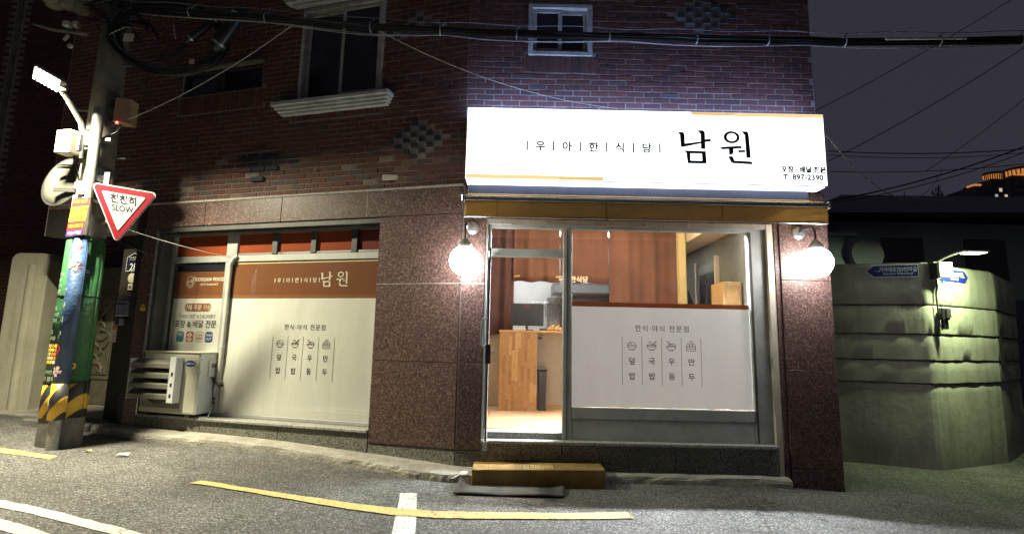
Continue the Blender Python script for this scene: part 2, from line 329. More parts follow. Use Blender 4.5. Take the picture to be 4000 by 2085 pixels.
DEF.update({
 'brick': brickmat,
 'mortar': plain((.27, .245, .225), (.17, .155, .14), 12, .9, bmp=.5, bscale=80),
 'grout': plain((.42, .40, .36), (.25, .24, .22), 20, .85),
 'granite': granite((.048, .030, .028), (.105, .060, .051), (.21, .135, .115), 78, .38, .35),
 'plinth': granite((.06, .06, .052), (.17, .168, .14), (.29, .285, .24), 110, .6, .35, .6, .6),
 'sillstone': granite((.15, .147, .135), (.34, .335, .31), (.48, .475, .44), 120, .55, .4, .6, .45),
 'kerb': plain((.42, .40, .34), (.26, .245, .205), 5, .9, bmp=.9, bscale=35, dirt=.6, fine=.35, bdist=.02),
 'asphalt': asphalt,
 'yellow_paint': paint((.56, .42, .15), .8), 'white_paint': paint((.58, .58, .55), .95),
 'alu': plain((.42, .43, .41), (.33, .335, .32), 5, .45, .2, .06, 40, dirt=.3),
 'aludark': plain((.085, .085, .08), (.05, .05, .05), 5, .5, .3, .06, 40, dirt=.3),
 'alubright': plain((.62, .63, .64), (.45, .46, .47), 6, .3, .8, .04, 60, dirt=.2),
 'jamb': plain((.62, .62, .60), (.5, .5, .48), 3, .5, 0, .08, 30, dirt=.35),
 'creamjamb': plain((.55, .50, .40), (.42, .38, .30), 3, .55, 0, .08, 30, dirt=.3),
 'winpaint': plain((.50, .48, .44), (.30, .285, .26), 9, .7, 0, .5, 40, dirt=.6, fine=.3),
 'sillpaint': plain((.55, .56, .53), (.38, .385, .37), 7, .7, 0, .4, 40, dirt=.5, fine=.2),
 'darkglass': plain((.012, .013, .02), (.02, .021, .03), 1.2, .07, 0, 0, dirt=0, fine=0, spec=.6),
 'glass': glass(), 'doorglass': glass((.9, .95, .92)), 
 'film_white': film((.84, .84, .84), .5), 'film_white_left': film((.87, .86, .79), .2), 'film_brown': film((.28, .11, .045), .3), 'film_brown2': film((.36, .15, .06), .3), 'film_orange': film((.46, .105, .035), .45, .25), 'film_maroon': film((.23, .055, .04), .35, .25),
 'ink': plain((.015, .015, .016), None, 5, .5, 0, 0, dirt=0, fine=0), 'ink_sign': plain((.035, .045, .055), None, 5, .5, 0, 0, dirt=0, fine=0), 'ink_brown': plain((.10, .06, .035), None, 5, .5, 0, 0, dirt=0, fine=0),
 'ink_cream': plain((.78, .70, .55), None, 5, .5, 0, 0, dirt=0, fine=0), 'ink_white': plain((.78, .78, .78), None, 5, .5, 0, 0, dirt=0, fine=0), 'ink_red': plain((.55, .03, .03), None, 5, .5, 0, 0, dirt=0, fine=0), 'ink_pale': plain((.5, .62, .48), None, 5, .5, 0, 0, dirt=0, fine=0),
 'ink_teal': plain((.05, .22, .26), None, 5, .5, 0, 0, dirt=0, fine=0), 'ink_blue': plain((.012, .05, .26), None, 5, .5, 0, 0, dirt=0, fine=0), 'ink_yellow': plain((.8, .6, .04), None, 5, .5, 0, 0, dirt=0, fine=0), 'ink_purple': plain((.1, .03, .2), None, 5, .5, 0, 0, dirt=0, fine=0), 'ink_pink': plain((.72, .42, .45), None, 5, .5, 0, 0, dirt=0, fine=0), 'ink_palepink': plain((.75, .62, .62), None, 5, .5, 0, 0, dirt=0, fine=0), 'ink_orange': plain((.65, .22, .06), None, 5, .5, 0, 0, dirt=0, fine=0),
 'sign_face': emit((.90, .96, 1.0), SIGN_E), 'top_glow': emit((.34, .50, 1.0), 12.0), 'under_glow': emit((.75, .85, 1.0), 3.0), 'sign_strip': emit((.9, .55, .16), .8, False), 'sign_strip2': emit((.9, .64, .26), .9, False),
 'globe': emit((1.0, .99, .97), GLOBE_E), 'led': emit((1.0, .95, .72), 5.0, False), 'led_lane': emit((.95, 1.0, .78), 5.0, False), 'red_led': emit((1, .08, .04), 4.0, False),
 'room_lamp': emit((1.0, .80, .52), ROOM_E), 'film_fill': emit((.90, .95, 1.0), ROOM_E * 27.0), 'kitchen_lamp': emit((.97, 1.0, 1.0), 45.0),
 'awning': fabric((.80, .61, .28), trans=.35), 'awningtop': fabric((.66, .45, .17), trans=.3),
 'curtain': fabric((.118, .046, .026), trans=.06), 'curtain_dark': fabric((.075, .028, .028), trans=.04),
 'shade_navy': plain((.09, .10, .16), None, 4, .55, .1, .05, 30),
 'galv': plain((.34, .35, .33), (.24, .25, .235), 22, .45, .6, .05, 40, dirt=.3),
 'concrete': plain((.17, .165, .15), (.09, .087, .078), 4, .88, 0, .5, 40, dirt=.7, fine=.35),
 'boxpaint': plain((.58, .54, .40), (.48, .44, .33), 5, .5, 0, .06, 30, dirt=.25), 'boxrust': plain((.40, .30, .20), (.25, .14, .07), 9, .7, 0, .2, 40, dirt=.6),
 'steeldark': plain((.06, .06, .06), None, 8, .5, .5, .1, 50), 'black': plain((.012, .012, .013), (.02, .02, .022), 6, .4, 0, .1, 40, dirt=0), 'rubber': plain((.04, .04, .04), (.085, .08, .07), 4, .85, 0, .5, 50, dirt=.3, fine=.3),
 'cable': plain((.014, .014, .016), None, 6, .35, 0, 0, dirt=0), 'cable_teal': plain((.05, .10, .10), None, 6, .35, 0, 0, dirt=0), 'cable_grey': plain((.33, .35, .36), None, 6, .45, 0, 0, dirt=0), 'cable_white': plain((.55, .55, .52), None, 6, .5, 0, 0, dirt=0), 'wire_dark': plain((.01, .01, .012), None, 6, .6, 0, 0, dirt=0),
 'pvc': plain((.52, .52, .46), (.42, .42, .36), 8, .5, 0, .05, 30, dirt=.4),
 'acwhite': plain((.58, .57, .47), (.50, .49, .40), 3, .45, 0, .06, 30, dirt=.35), 'acpanel': plain((.66, .68, .68), (.58, .6, .6), 3, .45, 0, .05, 30, dirt=.25), 'louver': plain((.22, .215, .175), (.16, .155, .125), 4, .5, .1, .05, 30, dirt=.3),
 'wrap_green': plain((.03, .13, .05), (.025, .10, .04), 6, .5, 0, .6, 7, dirt=.5, bdist=.03), 'wrap_green2': plain((.025, .14, .07), (.02, .11, .055), 6, .45, 0, .05, 20, dirt=.2), 'wrap_blue': plain((.045, .09, .20), (.035, .07, .16), 4, .45, 0, .6, 7, dirt=.5, bdist=.03), 'hazard': hazard,
 'signwhite': plain((.50, .50, .52), None, 5, .4, 0, 0, dirt=.1, fine=0), 'signred': plain((.28, .015, .03), None, 5, .4, 0, 0, dirt=.1, fine=0),
 'rust_plate': plain((.38, .25, .08), (.24, .14, .045), 6, .55, .25, .2, 60, dirt=.6, fine=.3),
 'wood1': plain((.50, .29, .12), (.38, .20, .075), 25, .4, 0, .1, 60, dirt=0), 'wood2': plain((.38, .20, .08), (.27, .13, .045), 25, .4, 0, .1, 60, dirt=0), 'wood3': plain((.62, .40, .18), (.50, .30, .12), 25, .4, 0, .1, 60, dirt=0), 'wood4': plain((.45, .25, .10), (.33, .17, .06), 25, .4, 0, .1, 60, dirt=0),
 'floorwood': plain((.58, .37, .22), (.50, .31, .18), 3, .35, 0, .05, 30, dirt=.1), 'wallcream': plain((.62, .55, .42), (.55, .48, .36), 2, .7, 0, .1, 30, dirt=.1), 'wallwhite': plain((.70, .72, .73), (.6, .62, .63), 2, .6, 0, .1, 30, dirt=.15), 'wallgrey': plain((.16, .17, .17), (.11, .12, .13), 2, .6, 0, .1, 30, dirt=.2), 'wallolive': plain((.15, .155, .13), (.10, .105, .095), 2, .7, 0, .1, 30, dirt=.2),
 'steel': plain((.55, .56, .57), (.4, .41, .42), 40, .28, .9, .2, 70, dirt=.2), 'columnyellow': plain((.72, .58, .28), (.65, .5, .22), 3, .5, 0, .05, 30, dirt=0),
 'alleywall': plaster((.42, .40, .35), (.26, .25, .215), (.08, .076, .066)), 'alleygreen': plaster((.38, .41, .29), (.28, .31, .21), (.12, .135, .09)), 'alleyright': plaster((.23, .24, .20), (.15, .16, .13), (.07, .075, .06)),
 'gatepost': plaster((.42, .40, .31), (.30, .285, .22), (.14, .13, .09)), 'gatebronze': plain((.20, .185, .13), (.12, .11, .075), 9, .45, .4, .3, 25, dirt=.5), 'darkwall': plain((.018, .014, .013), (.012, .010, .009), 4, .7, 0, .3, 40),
 'farwall': plain((.15, .16, .21), (.11, .115, .16), .5, .9, 0, .1, 5), 'farroof': plain((.16, .17, .22), (.11, .115, .16), 2, .9, 0, .3, 10), 'bark': plain((.03, .025, .022), None, 6, .9, 0, .4, 30),
 'aptwall': plain((.10, .10, .12), (.08, .08, .10), .1, .9, 0, 0), 'aptlight': emit((1.0, .36, .06), .42, False), 'aptwindow': emit((1.0, .8, .45), .5, False), 'aptwindow2': emit((.7, .85, 1.0), .35, False), 'aptdark': plain((.02, .02, .025), None, 1, .3, 0, 0),
 'plateblue': plain((.010, .022, .22), (.012, .02, .17), 5, .35, 0, 0, dirt=.1), 'numplate': plain((.012, .016, .035), None, 5, .4, 0, 0, dirt=.1), 'paper': plain((.62, .61, .56), None, 9, .8, 0, .2, 30, dirt=.2), 'leaf': plain((.40, .33, .17), None, 9, .8, 0, .2, 30, dirt=.2), 'plastic_bag': plain((.30, .36, .42), None, 4, .35, 0, .4, 20, dirt=.2), 'cloth_bundle': plain((.22, .21, .18), (.13, .125, .11), 4, .9, 0, .6, 14, dirt=.4),
 'mirrorback': plain((.13, .13, .105), (.09, .09, .075), 6, .5, .3, .1, 60, dirt=.3), 'tape': plain((.6, .53, .05), None, 9, .6, 0, 0, dirt=.2),
})
# ================================================================== ground
def frange(a, b, n): return [a + (b - a) * i / n for i in range(n + 1)]
gx = [-60, -30, -15] + frange(-10, 10, 80) + [15, 30, 60, 110, 160]
gy = [-40, -25, -15] + frange(-9, 6, 60) + [9, 15, 30, 60, 110, 170]
road = struct(MB().grid([[(x, y, G(x) + (0.006 * math.sin(x * 2.1 + y) * math.sin(y * 1.7) if -9 < x < 9 and -8 < y < 5 else 0)) for x in gx] for y in gy]).ob('road', 'asphalt', smooth=True, fix=False))
def gz(x, y): return G(x) + (0.006 * math.sin(x * 2.1 + y) * math.sin(y * 1.7) if -9 < x < 9 and -8 < y < 5 else 0)
def dens(P, n=6):
    out = []
    for i in range(len(P) - 1):
        for k in range(n): t = k / n; out.append((P[i][0] * (1 - t) + P[i + 1][0] * t, P[i][1] * (1 - t) + P[i + 1][1] * t))
    return out + [P[-1]]
def marking(name, A, B, mat, dz=.005, jit=.006):
    A, B = dens(A), dens(B); rr = random.Random(len(A) + int(abs(A[0][0]) * 10))
    rows = []
    for t in (0, .33, .66, 1):
        rows.append([(a[0] * (1 - t) + b[0] * t + rr.uniform(-jit, jit) * (t in (0, 1)), a[1] * (1 - t) + b[1] * t + rr.uniform(-jit, jit) * (t in (0, 1))) for a, b in zip(A, B)])
    rows = [[(x, y, gz(x, y) + dz) for x, y in r] for r in rows]
    return MB().grid(rows).ob(name, mat, road, fix=False)
marking('yellow_line', [(-6.9, .95), (-5.304, .285), (-4.926, .146), (-4.445, -.031), (-4.069, -.173)], [(-6.6, .62), (-5.052, -.008), (-4.71, -.117), (-4.282, -.243), (-4.03, -.337)], 'yellow_paint')
marking('yellow_line', [(-2.212, -.943), (-1.617, -1.12), (-1.047, -1.271), (-.682, -1.355), (-.345, -1.39), (-.019, -1.38), (.311, -1.369), (.976, -1.327), (1.586, -1.241)],
        [(-2.256, -1.046), (-1.601, -1.244), (-1.067, -1.421), (-.668, -1.534), (-.337, -1.585), (.003, -1.57), (.322, -1.56), (.962, -1.515), (1.606, -1.43)], 'yellow_paint', .009)
marking('white_line', [(-.416, -.89), (-.025 - .135, -2.9)], [(-.268, -.839), (.01, -2.9)], 'white_paint', .005)
marking('white_line', [(-5.5, -1.1), (-3.65, -1.713), (-3.315, -1.816), (-2.904, -1.957), (-2.472, -2.155), (-1.819, -2.448), (-1.2, -2.74)], [(-5.4, -1.3), (-3.475, -1.913), (-3.158, -2.008), (-2.8, -2.133), (-2.424, -2.302), (-2.004, -2.491), (-1.35, -2.8)], 'white_paint')
marking('white_line', [(-5.2, -1.55), (-3.258, -2.162), (-2.955, -2.256), (-2.663, -2.382), (-2.372, -2.541), (-2.092, -2.703)], [(-5.1, -1.75), (-3.071, -2.377), (-2.773, -2.478), (-2.564, -2.576), (-2.293, -2.73), (-2.05, -2.86)], 'white_paint')
# kerb: worn concrete strip between plinth and road
def kerb(front, back, h, seed):
    rr = random.Random(seed); F, B = dens(front, 8), dens(back, 8); rows = [[], [], [], [], []]
    for i, (a, b) in enumerate(zip(F, B)):
        n1 = rr.uniform(-.006, .006); n2 = rr.uniform(-.008, .008); chip = rr.random() < .05
        z = gz(*a); dx, dy = b[0] - a[0], b[1] - a[1]; L = math.hypot(dx, dy) or 1; ux, uy = dx / L, dy / L
        o = .015 if chip else .0
        rows[0].append((a[0], a[1], z - .03)); rows[1].append((a[0] + ux * (n1 + .004), a[1] + uy * (n1 + .004), z + h * .5))
        rows[2].append((a[0] + ux * (.012 + o), a[1] + uy * (.012 + o), z + h * (.86 - (.2 if chip else 0)) + n2 * .4)); rows[3].append((a[0] + ux * (.045 + o), a[1] + uy * (.045 + o), z + h + n2 * .5)); rows[4].append((b[0], b[1], z + h + .02))
    return struct(MB().grid(rows).ob('kerb', 'kerb', smooth=False, fix=False))
def lp(s, o): p = LF(s, o, 0); return (p[0], p[1])
kerb([(-5.4, 2.05), (-4.75, 1.35), (-3.915, .897), (-3.082, .72), (-2.022, .40), (-.934, -.02), (-.45, -.24), (-.1, -.30), (.22, -.28)], [lp(6.2, -.05), lp(5.0, .0), lp(4.2, .0), lp(3.2, .0), lp(2.1, .0), lp(.9, .0), lp(.35, .0), (0.02, .0), (.25, .0)], .085, 1)
kerb([(1.45, -.17), (2.3, -.16), (3.5, -.15)], [(1.45, .02), (2.3, .02), (3.5, .02)], .085, 2)

# ================================================================== shop building
shop = thing('brick_building', 'dark red brick corner building with granite ground floor and lit restaurant front', 'building', (0, .6, .09))
ZT = 7.2
def wall_boxes(b, a0, a1, z0, z1, ops, d0, d1):
    xs = sorted({a0, a1, *[max(a0, min(a1, v)) for o in ops for v in o[:2]]}); zs = sorted({z0, z1, *[max(z0, min(z1, v)) for o in ops for v in o[2:]]})
    for i in range(len(xs) - 1):
        k = None
        for j in range(len(zs) - 1):
            cx, cz = (xs[i] + xs[i + 1]) / 2, (zs[j] + zs[j + 1]) / 2
            hole = any(o[0] < cx < o[1] and o[2] < cz < o[3] for o in ops)
            if not hole: b.box(xs[i], xs[i + 1], d0, d1, zs[j], zs[j + 1])
OPL = [(1.15, 2.38, 4.46, 5.78), (2.96, 4.32, 4.76, 5.12), (1.05, 4.42, .47, 2.88), (4.78, 6.7, -.1, 2.88)]
OPR = [(.70, 1.46, 4.84, 5.50), (.27, 3.42, .46, 2.82)]
b = MB(LF); wall_boxes(b, 0, 6.6, 0, ZT, OPL, -.26, -.006); wl = b.ob('wall', 'mortar', shop, fix=False)
b = MB(RF); wall_boxes(b, 0, 4.06, -.2, ZT, OPR, -.26, -.006); b.box(3.80, 4.06, -6.5, -.262, -.2, ZT); wr = b.ob('wall', 'mortar', shop, fix=True)
MB().prism([(0, .1), (4.0, .1), (4.0, 6.5), (-6, 6.5), LF(6.5, -.1, 0)[:2]], ZT, ZT + .15, 'xy').ob('roof', 'concrete', shop)
# ---- bricks
PAL = [(.150, .058, .044), (.160, .064, .047), (.135, .055, .045), (.125, .052, .044), (.168, .070, .050), (.142, .060, .050), (.10, .052, .047), (.11, .085, .078), (.28, .22, .17), (.20, .12, .088)]
DARK = (.045, .045, .055)
BL, BH, PL, PH = .194, .0555, .206, .0675
def brick_geo(L, H, D=.05, ch=.0035):
    x, z = L / 2, H / 2
    vs = [(-x + ch, -D, -z + ch), (x - ch, -D, -z + ch), (x - ch, -D, z - ch), (-x + ch, -D, z - ch), (-x, -D + ch, -z), (x, -D + ch, -z), (x, -D + ch, z), (-x, -D + ch, z), (-x, 0, -z), (x, 0, -z), (x, 0, z), (-x, 0, z)]
    fs = [(0, 1, 2, 3)] + [(4 + i, 4 + (i + 1) % 4, (i + 1) % 4, i) for i in range(4)] + [(8 + i, 8 + (i + 1) % 4, 4 + (i + 1) % 4, 4 + i) for i in range(4)]
    return vs, fs
bm_cache = {}
def brick_mesh(ci):
    if ci not in bm_cache:
        vs, fs = brick_geo(BL, BH); me = bpy.data.meshes.new('brick'); me.from_pydata(vs, [], fs); at = me.color_attributes.new('tint', 'FLOAT_COLOR', 'CORNER')
        for d in at.data: d.color = (*PAL[ci], 1)
        me.materials.append(MAT('brick')); bm_cache[ci] = me
    return bm_cache[ci]
DIA = {'L': [(.62, 3.80, .42, .25, 'h'), (2.83, 3.70, .50, .23, 'r'), (.72, 5.30, .40, .25, 'h')], 'R': [(2.78, 5.35, .40, .25, 'h')]}
bricks = []   # (side, a_center, z_center, len, out, colour index or tuple)
def pick(side, a, z):
    r = rnd.random()
    low = side == 'L' and z < 3.85
    if low and r < .045: return 8  # pale tan bricks: lamp light on the lower wall put into their tint
    if low and r < .20: return 7
    if low and r < .27: return 9
    if r < .012: return 7
    if r < .07: return 6
    return rnd.choice([0, 0, 1, 1, 2, 3, 4, 5])
def lay(side, a0, a1, z0, z1, ops, soldiers):
    z = z0; row = 0
    while z + BH < z1:
        cuts = sorted([(o[0] - .004, o[1] + .004) for o in ops + soldiers if o[2] - .01 < z + BH and o[3] + .01 > z])
        free = []; c = a0
        for u, v in cuts:
            if u > c: free.append((c, u))
            c = max(c, v)
        if c < a1: free.append((c, a1))
        x = a0 - (PL / 2 if row % 2 else 0) + rnd.uniform(-.004, .004)
        while x < a1:
            for u, v in free:
                l, r = max(x, u + .004), min(x + BL, v - .004)
                if r - l > .025:
                    ac, zc = (l + r) / 2, z + BH / 2; out = rnd.uniform(-.003, .003); ci = pick(side, ac, zc); done = False
                    for (da, dz, hw, hh, kind) in DIA[side]:
                        if abs(ac - da) / hw + abs(zc - dz) / hh < 1 and r - l > .15:
                            if kind == 'h':
                                for k, q in enumerate((l + .045, r - .045)):
                                    if k: bricks.append((side, q, zc, .078, .009, DARK))
                                    else: bricks.append((side, q, zc, .078, -.0415, (.02, .02, .024)))  # recessed headers coloured near-black, the shade of holes put into the colour
                                done = True
                            else: out += .030 if row % 2 else -.004; ci = DARK if rnd.random() < .75 else 6
                    if not done: bricks.append((side, ac, zc, r - l, out, ci))
            x += PL
        z += PH; row += 1
    for o in soldiers:
        x = o[0]
        while x < o[1] - .03:
            bricks.append((side, x + .0315, (o[2] + o[3]) / 2, -(o[3] - o[2] - .012), rnd.uniform(-.002, .006), pick(side, x, 9))); x += .0675
SOLL = [(1.10, 2.45, 4.22, 4.44), (2.92, 4.36, 4.488, 4.745)]; SOLR = [(.66, 1.50, 4.618, 4.83)]
lay('L', 0.002, 6.58, 3.262, 7.1, OPL[:2], SOLL); lay('R', 0.002, 4.05, 3.262, 7.1, OPR[:1], SOLR)
FR = {'L': LF, 'R': RF}
def inview(bk):
    s, a, z, L, o, c = bk; p = FR[s](a, 0, z)
    if z > 5.85 or L < .15 or isinstance(c, tuple) or L < 0: return False
    if s == 'R' and z < 4.3 and a < 4.0: return False
    if s == 'L' and a > 4.2: return False
    return True
order = sorted([i for i, bk in enumerate(bricks) if inview(bk)], key=lambda i: (Vector(FR[bricks[i][0]](bricks[i][1], 0, bricks[i][2])) - CAM).length / (1.0 if bricks[i][0] == 'R' else .97))
single = set(order[:300])
rest = {'L': MB(), 'R': MB()}
for i, (s, a, z, L, o, c) in enumerate(bricks):
    rz = -YL if s == 'L' else 0.0
    base = FR[s](a, -.05 + o, z)
    if i in single:
        ob = bpy.data.objects.new('brick', brick_mesh(c)); COL.objects.link(ob); put(ob, base, wl if s == 'L' else wr)
        ob.rotation_euler = (0, rnd.uniform(-.006, .006), rz); ob.scale = (L / BL, 1, 1)
    else:
        vs, fs = brick_geo(.058, -L) if L < 0 else brick_geo(L, BH)
        ca, sa = math.cos(rz), math.sin(rz); t = rnd.uniform(-.006, .006)
        rest[s].add([(base[0] + ca * x - sa * y, base[1] + sa * x + ca * y, base[2] + q + t * x) for x, y, q in vs], fs, PAL[c] if isinstance(c, int) else c)
for s in 'LR':
    o = rest[s].ob('bricks', 'brick', shop, fix=False); o['kind'] = 'stuff'
# ---- granite cladding panels
def panel(T, a0, a1, z0, z1, mat='granite', d=.02, name='granite_panel', g=.003, back=-.012):
    return MB(T).box(a0 + g, a1 - g, back, d, z0 + g, z1 - g).ob(name, mat, shop, bevel=.002)
for a0, a1 in ((0.004, 1.235), (1.235, 2.46), (2.46, 3.66), (3.66, 4.64)): panel(LF, a0, a1, 2.915, 3.232, g=.004)
for z0, z1 in ((.365, 1.262), (1.262, 2.125), (2.125, 2.915)): panel(LF, .004, 1.05, z0, z1); panel(RF, .004, .262, z0, z1)
MB(LF).box(0, 4.66, -.01, .028, 3.232, 3.258).ob('grout_line', 'grout', shop)
MB(LF).box(.0, 1.05, .0, .0195, 2.1215, 2.1285).ob('grout_line', 'grout', shop); MB(RF).box(.0, .262, .0, .0195, 2.1215, 2.1285).ob('grout_line', 'grout', shop)
MB(LF).box(1.231, 1.239, .0, .0215, 2.92, 3.23).ob('grout_line', 'grout', shop)
for z0, z1 in ((.33, 1.26), (1.26, 2.1), (2.1, 2.915)): panel(LF, 4.43, 4.66, z0, z1)
for z0, z1 in ((-.05, .25), (.25, 1.265), (1.265, 2.23), (2.23, 2.90)): panel(RF, 3.535, 4.085, z0, z1, d=.05)
MB(RF).box(4.06, 4.085, -.3, -.013, -.05, 3.2).ob('granite_return', 'granite', shop)
for a0, a1 in ((.004, 1.4), (1.4, 2.75), (2.75, 4.085)): panel(RF, a0, a1, 2.90, 3.232)
# plinth slabs and stone sills
for a0, a1 in ((1.056, 2.25), (2.25, 3.4), (3.4, 4.66)): panel(LF, a0, a1, .12, .468, 'plinth', .012, 'plinth_slab')
panel(LF, .004, 1.05, .02, .362, 'plinth', .006, 'plinth_slab'); panel(RF, .004, .272, .0, .362, 'plinth', .006, 'plinth_slab')
for a0, a1 in ((.275, 1.12), (1.12, 2.32), (2.32, 3.42)): panel(RF, a0, a1, .0, .445, 'plinth', .05, 'plinth_slab')
for a0, a1 in ((1.056, 2.05), (2.05, 3.3), (3.3, 4.425)): MB(LF).box(a0 + .002, a1 - .002, -.28, .045, .470, .500).ob('stone_sill', 'sillstone', shop, bevel=.004)
for a0, a1 in ((.27, 1.165), (1.165, 2.3), (2.3, 3.40)): MB(RF).box(a0 + .002, a1 - .002, -.10, .10, .447, .478).ob('stone_sill', 'sillstone', shop, bevel=.004)
MB(RF).box(.29, 1.16, -.30, -.062, .447, .545).ob('threshold', 'sillstone', shop, bevel=.004)
# ---- left shop window (recessed 0.2 m)
wL = part('shop_window', shop, LF(2.7, -.2, .5)); wL['label'] = 'wide side window covered with printed cream and brown film'
b = MB(LF)
for a0, a1, z0, z1 in ((1.0, 4.36, 2.82, 2.88), (1.0, 4.36, 2.455, 2.54), (4.30, 4.36, .505, 2.455), (1.0, 4.36, .502, .545), (3.34, 3.44, .545, 2.455), (4.30, 4.36, 2.54, 2.82), (3.27, 3.44, 2.54, 2.82)):
    b.box(a0, a1, -.25, -.185, z0, z1)
b.ob('frame', 'alu', wL, bevel=.004)
b = MB(LF).box(1.0, 4.42, -.17, .012, 2.845, 2.905); b.box(1.0, 4.40, -.17, -.03, 2.815, 2.843); b.ob('shutter_rail', 'aludark', wL, bevel=.004)
for a0, a1 in ((2.635, 2.715), (2.055, 2.13), (1.465, 1.545)): MB(LF).box(a0, a1, -.24, -.175, 2.542, 2.818).ob('mullion', 'aludark', wL, bevel=.003)
for k, (a0, a1) in enumerate(((3.45, 4.29), (2.72, 3.265), (2.135, 2.63), (1.55, 2.05), (1.0, 1.46))):
    MB(LF).box(a0, a1, -.225, -.215, 2.542, 2.818).ob('transom_pane', 'film_maroon' if k == 4 else 'film_orange', wL)
MB(LF).box(1.0, 3.25, -.232, -.19, 2.545, 2.565).ob('rail', 'alubright', wL)
MB(LF).box(4.362, 4.417, -.26, -.005, .502, 2.843).ob('jamb', 'aludark', wL); MB(LF).box(4.364, 4.419, -.24, -.012, .504, 2.842).ob('jamb_panel', 'jamb', wL)
MB(LF).box(4.418, 4.430, -.02, .026, .47, 2.88).ob('edge_trim', 'alubright', wL)
def mL(o):
    return lambda u, v: LF(-u, o, v)          # u = -s so that it grows to the right
def sheet(T, a0, a1, o, z0, z1, name, mat, parent, th=.002): return MB(T).box(a0, a1, o, o + th, z0, z1).ob(name, mat, parent)
o_f = -.200
sheet(LF, 1.0, 3.335, o_f, .547, 1.978, 'white_film', 'film_white_left', wL); sheet(LF, 1.0, 3.335, o_f, 1.980, 2.028, 'brown_strip', 'film_brown2', wL); sheet(LF, 1.0, 3.335, o_f, 2.03, 2.425, 'brown_film', 'film_brown', wL)
MB(LF).box(1.0, 3.33, -.202, -.196, 2.427, 2.437).ob('light_slit', 'columnyellow', wL)
sheet(LF, 3.445, 4.255, o_f, .547, 1.978, 'white_film', 'film_white_left', wL); sheet(LF, 3.445, 4.255, o_f, 1.98, 2.028, 'brown_strip', 'film_brown2', wL); sheet(LF, 3.445, 4.255, o_f, 2.03, 2.335, 'brown_film', 'film_brown', wL)
MB(LF).box(1.0, 3.336, -.187, -.184, .547, 2.42).ob('pane', 'glass', wL); MB(LF).box(3.446, 4.256, -.187, -.184, .547, 2.33).ob('pane', 'glass', wL)
sheet(LF, 3.445, 4.255, -.215, 2.345, 2.452, 'upper_pane', 'darkglass', wL)
MB(LF).box(4.258, 4.298, -.215, -.19, .547, 2.452).ob('sash_rail', 'aludark', wL, bevel=.003); MB(LF).box(3.345, 3.385, -.184, -.165, .547, 2.45).ob('sash_rail', 'alu', wL, bevel=.003)
# ---- lettering helpers
NAM = [[(1537, 277), (1566, 277), (1577, 290), (1577, 352), (1552, 368), (1549, 294)], [(1551, 366), (1560, 374), (1684, 346), (1692, 334), (1577, 351)], [(1660, 264), (1693, 264), (1703, 278), (1703, 383), (1677, 383), (1677, 287)], [(1702, 322), (1740, 317), (1737, 334), (1702, 338)],
       [(1570, 396), (1600, 396), (1705, 398), (1705, 413), (1590, 413)], [(1586, 412), (1609, 412), (1609, 474), (1592, 474)], [(1681, 412), (1705, 412), (1708, 475), (1683, 475)], [(1592, 459), (1706, 459), (1708, 476), (1594, 476)]]
WON = [[(1797, 371), (1806, 370), (1925, 362), (1928, 377), (1806, 386)], [(1849, 380), (1876, 378), (1876, 404), (1869, 417), (1849, 420)], [(1905, 390), (1948, 388), (1948, 401), (1908, 404)], [(1932, 268), (1966, 268), (1974, 283), (1981, 437), (1955, 437), (1951, 292)], [(1842, 430), (1868, 430), (1875, 441), (1878, 458), (1862, 470), (1853, 452)], [(1862, 456), (1986, 461), (1989, 478), (1868, 473)]]
def namwon(parent, cx, cz, height, mapf, mat, gap=1.0, depth=None):
    """two hand-drawn brush-serif syllables; mapf(u, v, w)"""
    s = height / 212.0; k = 0
    for ch, polys, xc, yc in (('n', NAM, 1638, 370), ('w', WON, 1893, 373)):
        b = MB()
        ox = cx + (-127.5 if ch == 'n' else 127.5) * s * gap
        for poly in polys:
            w = (depth or .001) + .0004 * k; k = (k + 1) % 5
            P = [(ox + (p[0] - xc) * s, cz - (p[1] - yc) * s) for p in poly]; n = len(P)
            b.add([mapf(u, v, w) for u, v in P] + [mapf(u, v, 0) for u, v in P], [tuple(range(n))[::-1]] + [(i, (i + 1) % n, n + (i + 1) % n, n + i) for i in range(n)])
        if ch == 'w':
            O = arc(ox + (1867 - xc) * s, cz - (308 - yc) * s, 50 * s, 40 * s, 0, 360, 28); I = arc(ox + (1868 - xc) * s, cz - (308 - yc) * s, 30 * s, 25 * s, 0, 360, 28)
            b.strip([mapf(u, v, (depth or .001) + .0003) for u, v in O], [mapf(u, v, (depth or .001) + .0003) for u, v in I])
        b.ob('lettering', mat, parent, fix=False)
def slogan(parent, x0, x1, cz, size, mapf, mat, bar, bold=.012):
    """bars and syllables: | u | a | han | sik | dang |"""
    chars = '우아한식당'; d = (x1 - x0) / 5
    b = MB()
    for i in range(6): ribbon(b, [(x0 + d * i, cz - bar / 2), (x0 + d * i, cz + bar / 2)], size * .15, mapf)
    b.ob('bar_marks', mat, parent, fix=False)
    for i, ch in enumerate(chars): text(parent, ch, size, (x0 + d * (i + .5), cz), mapf, mat, bold)
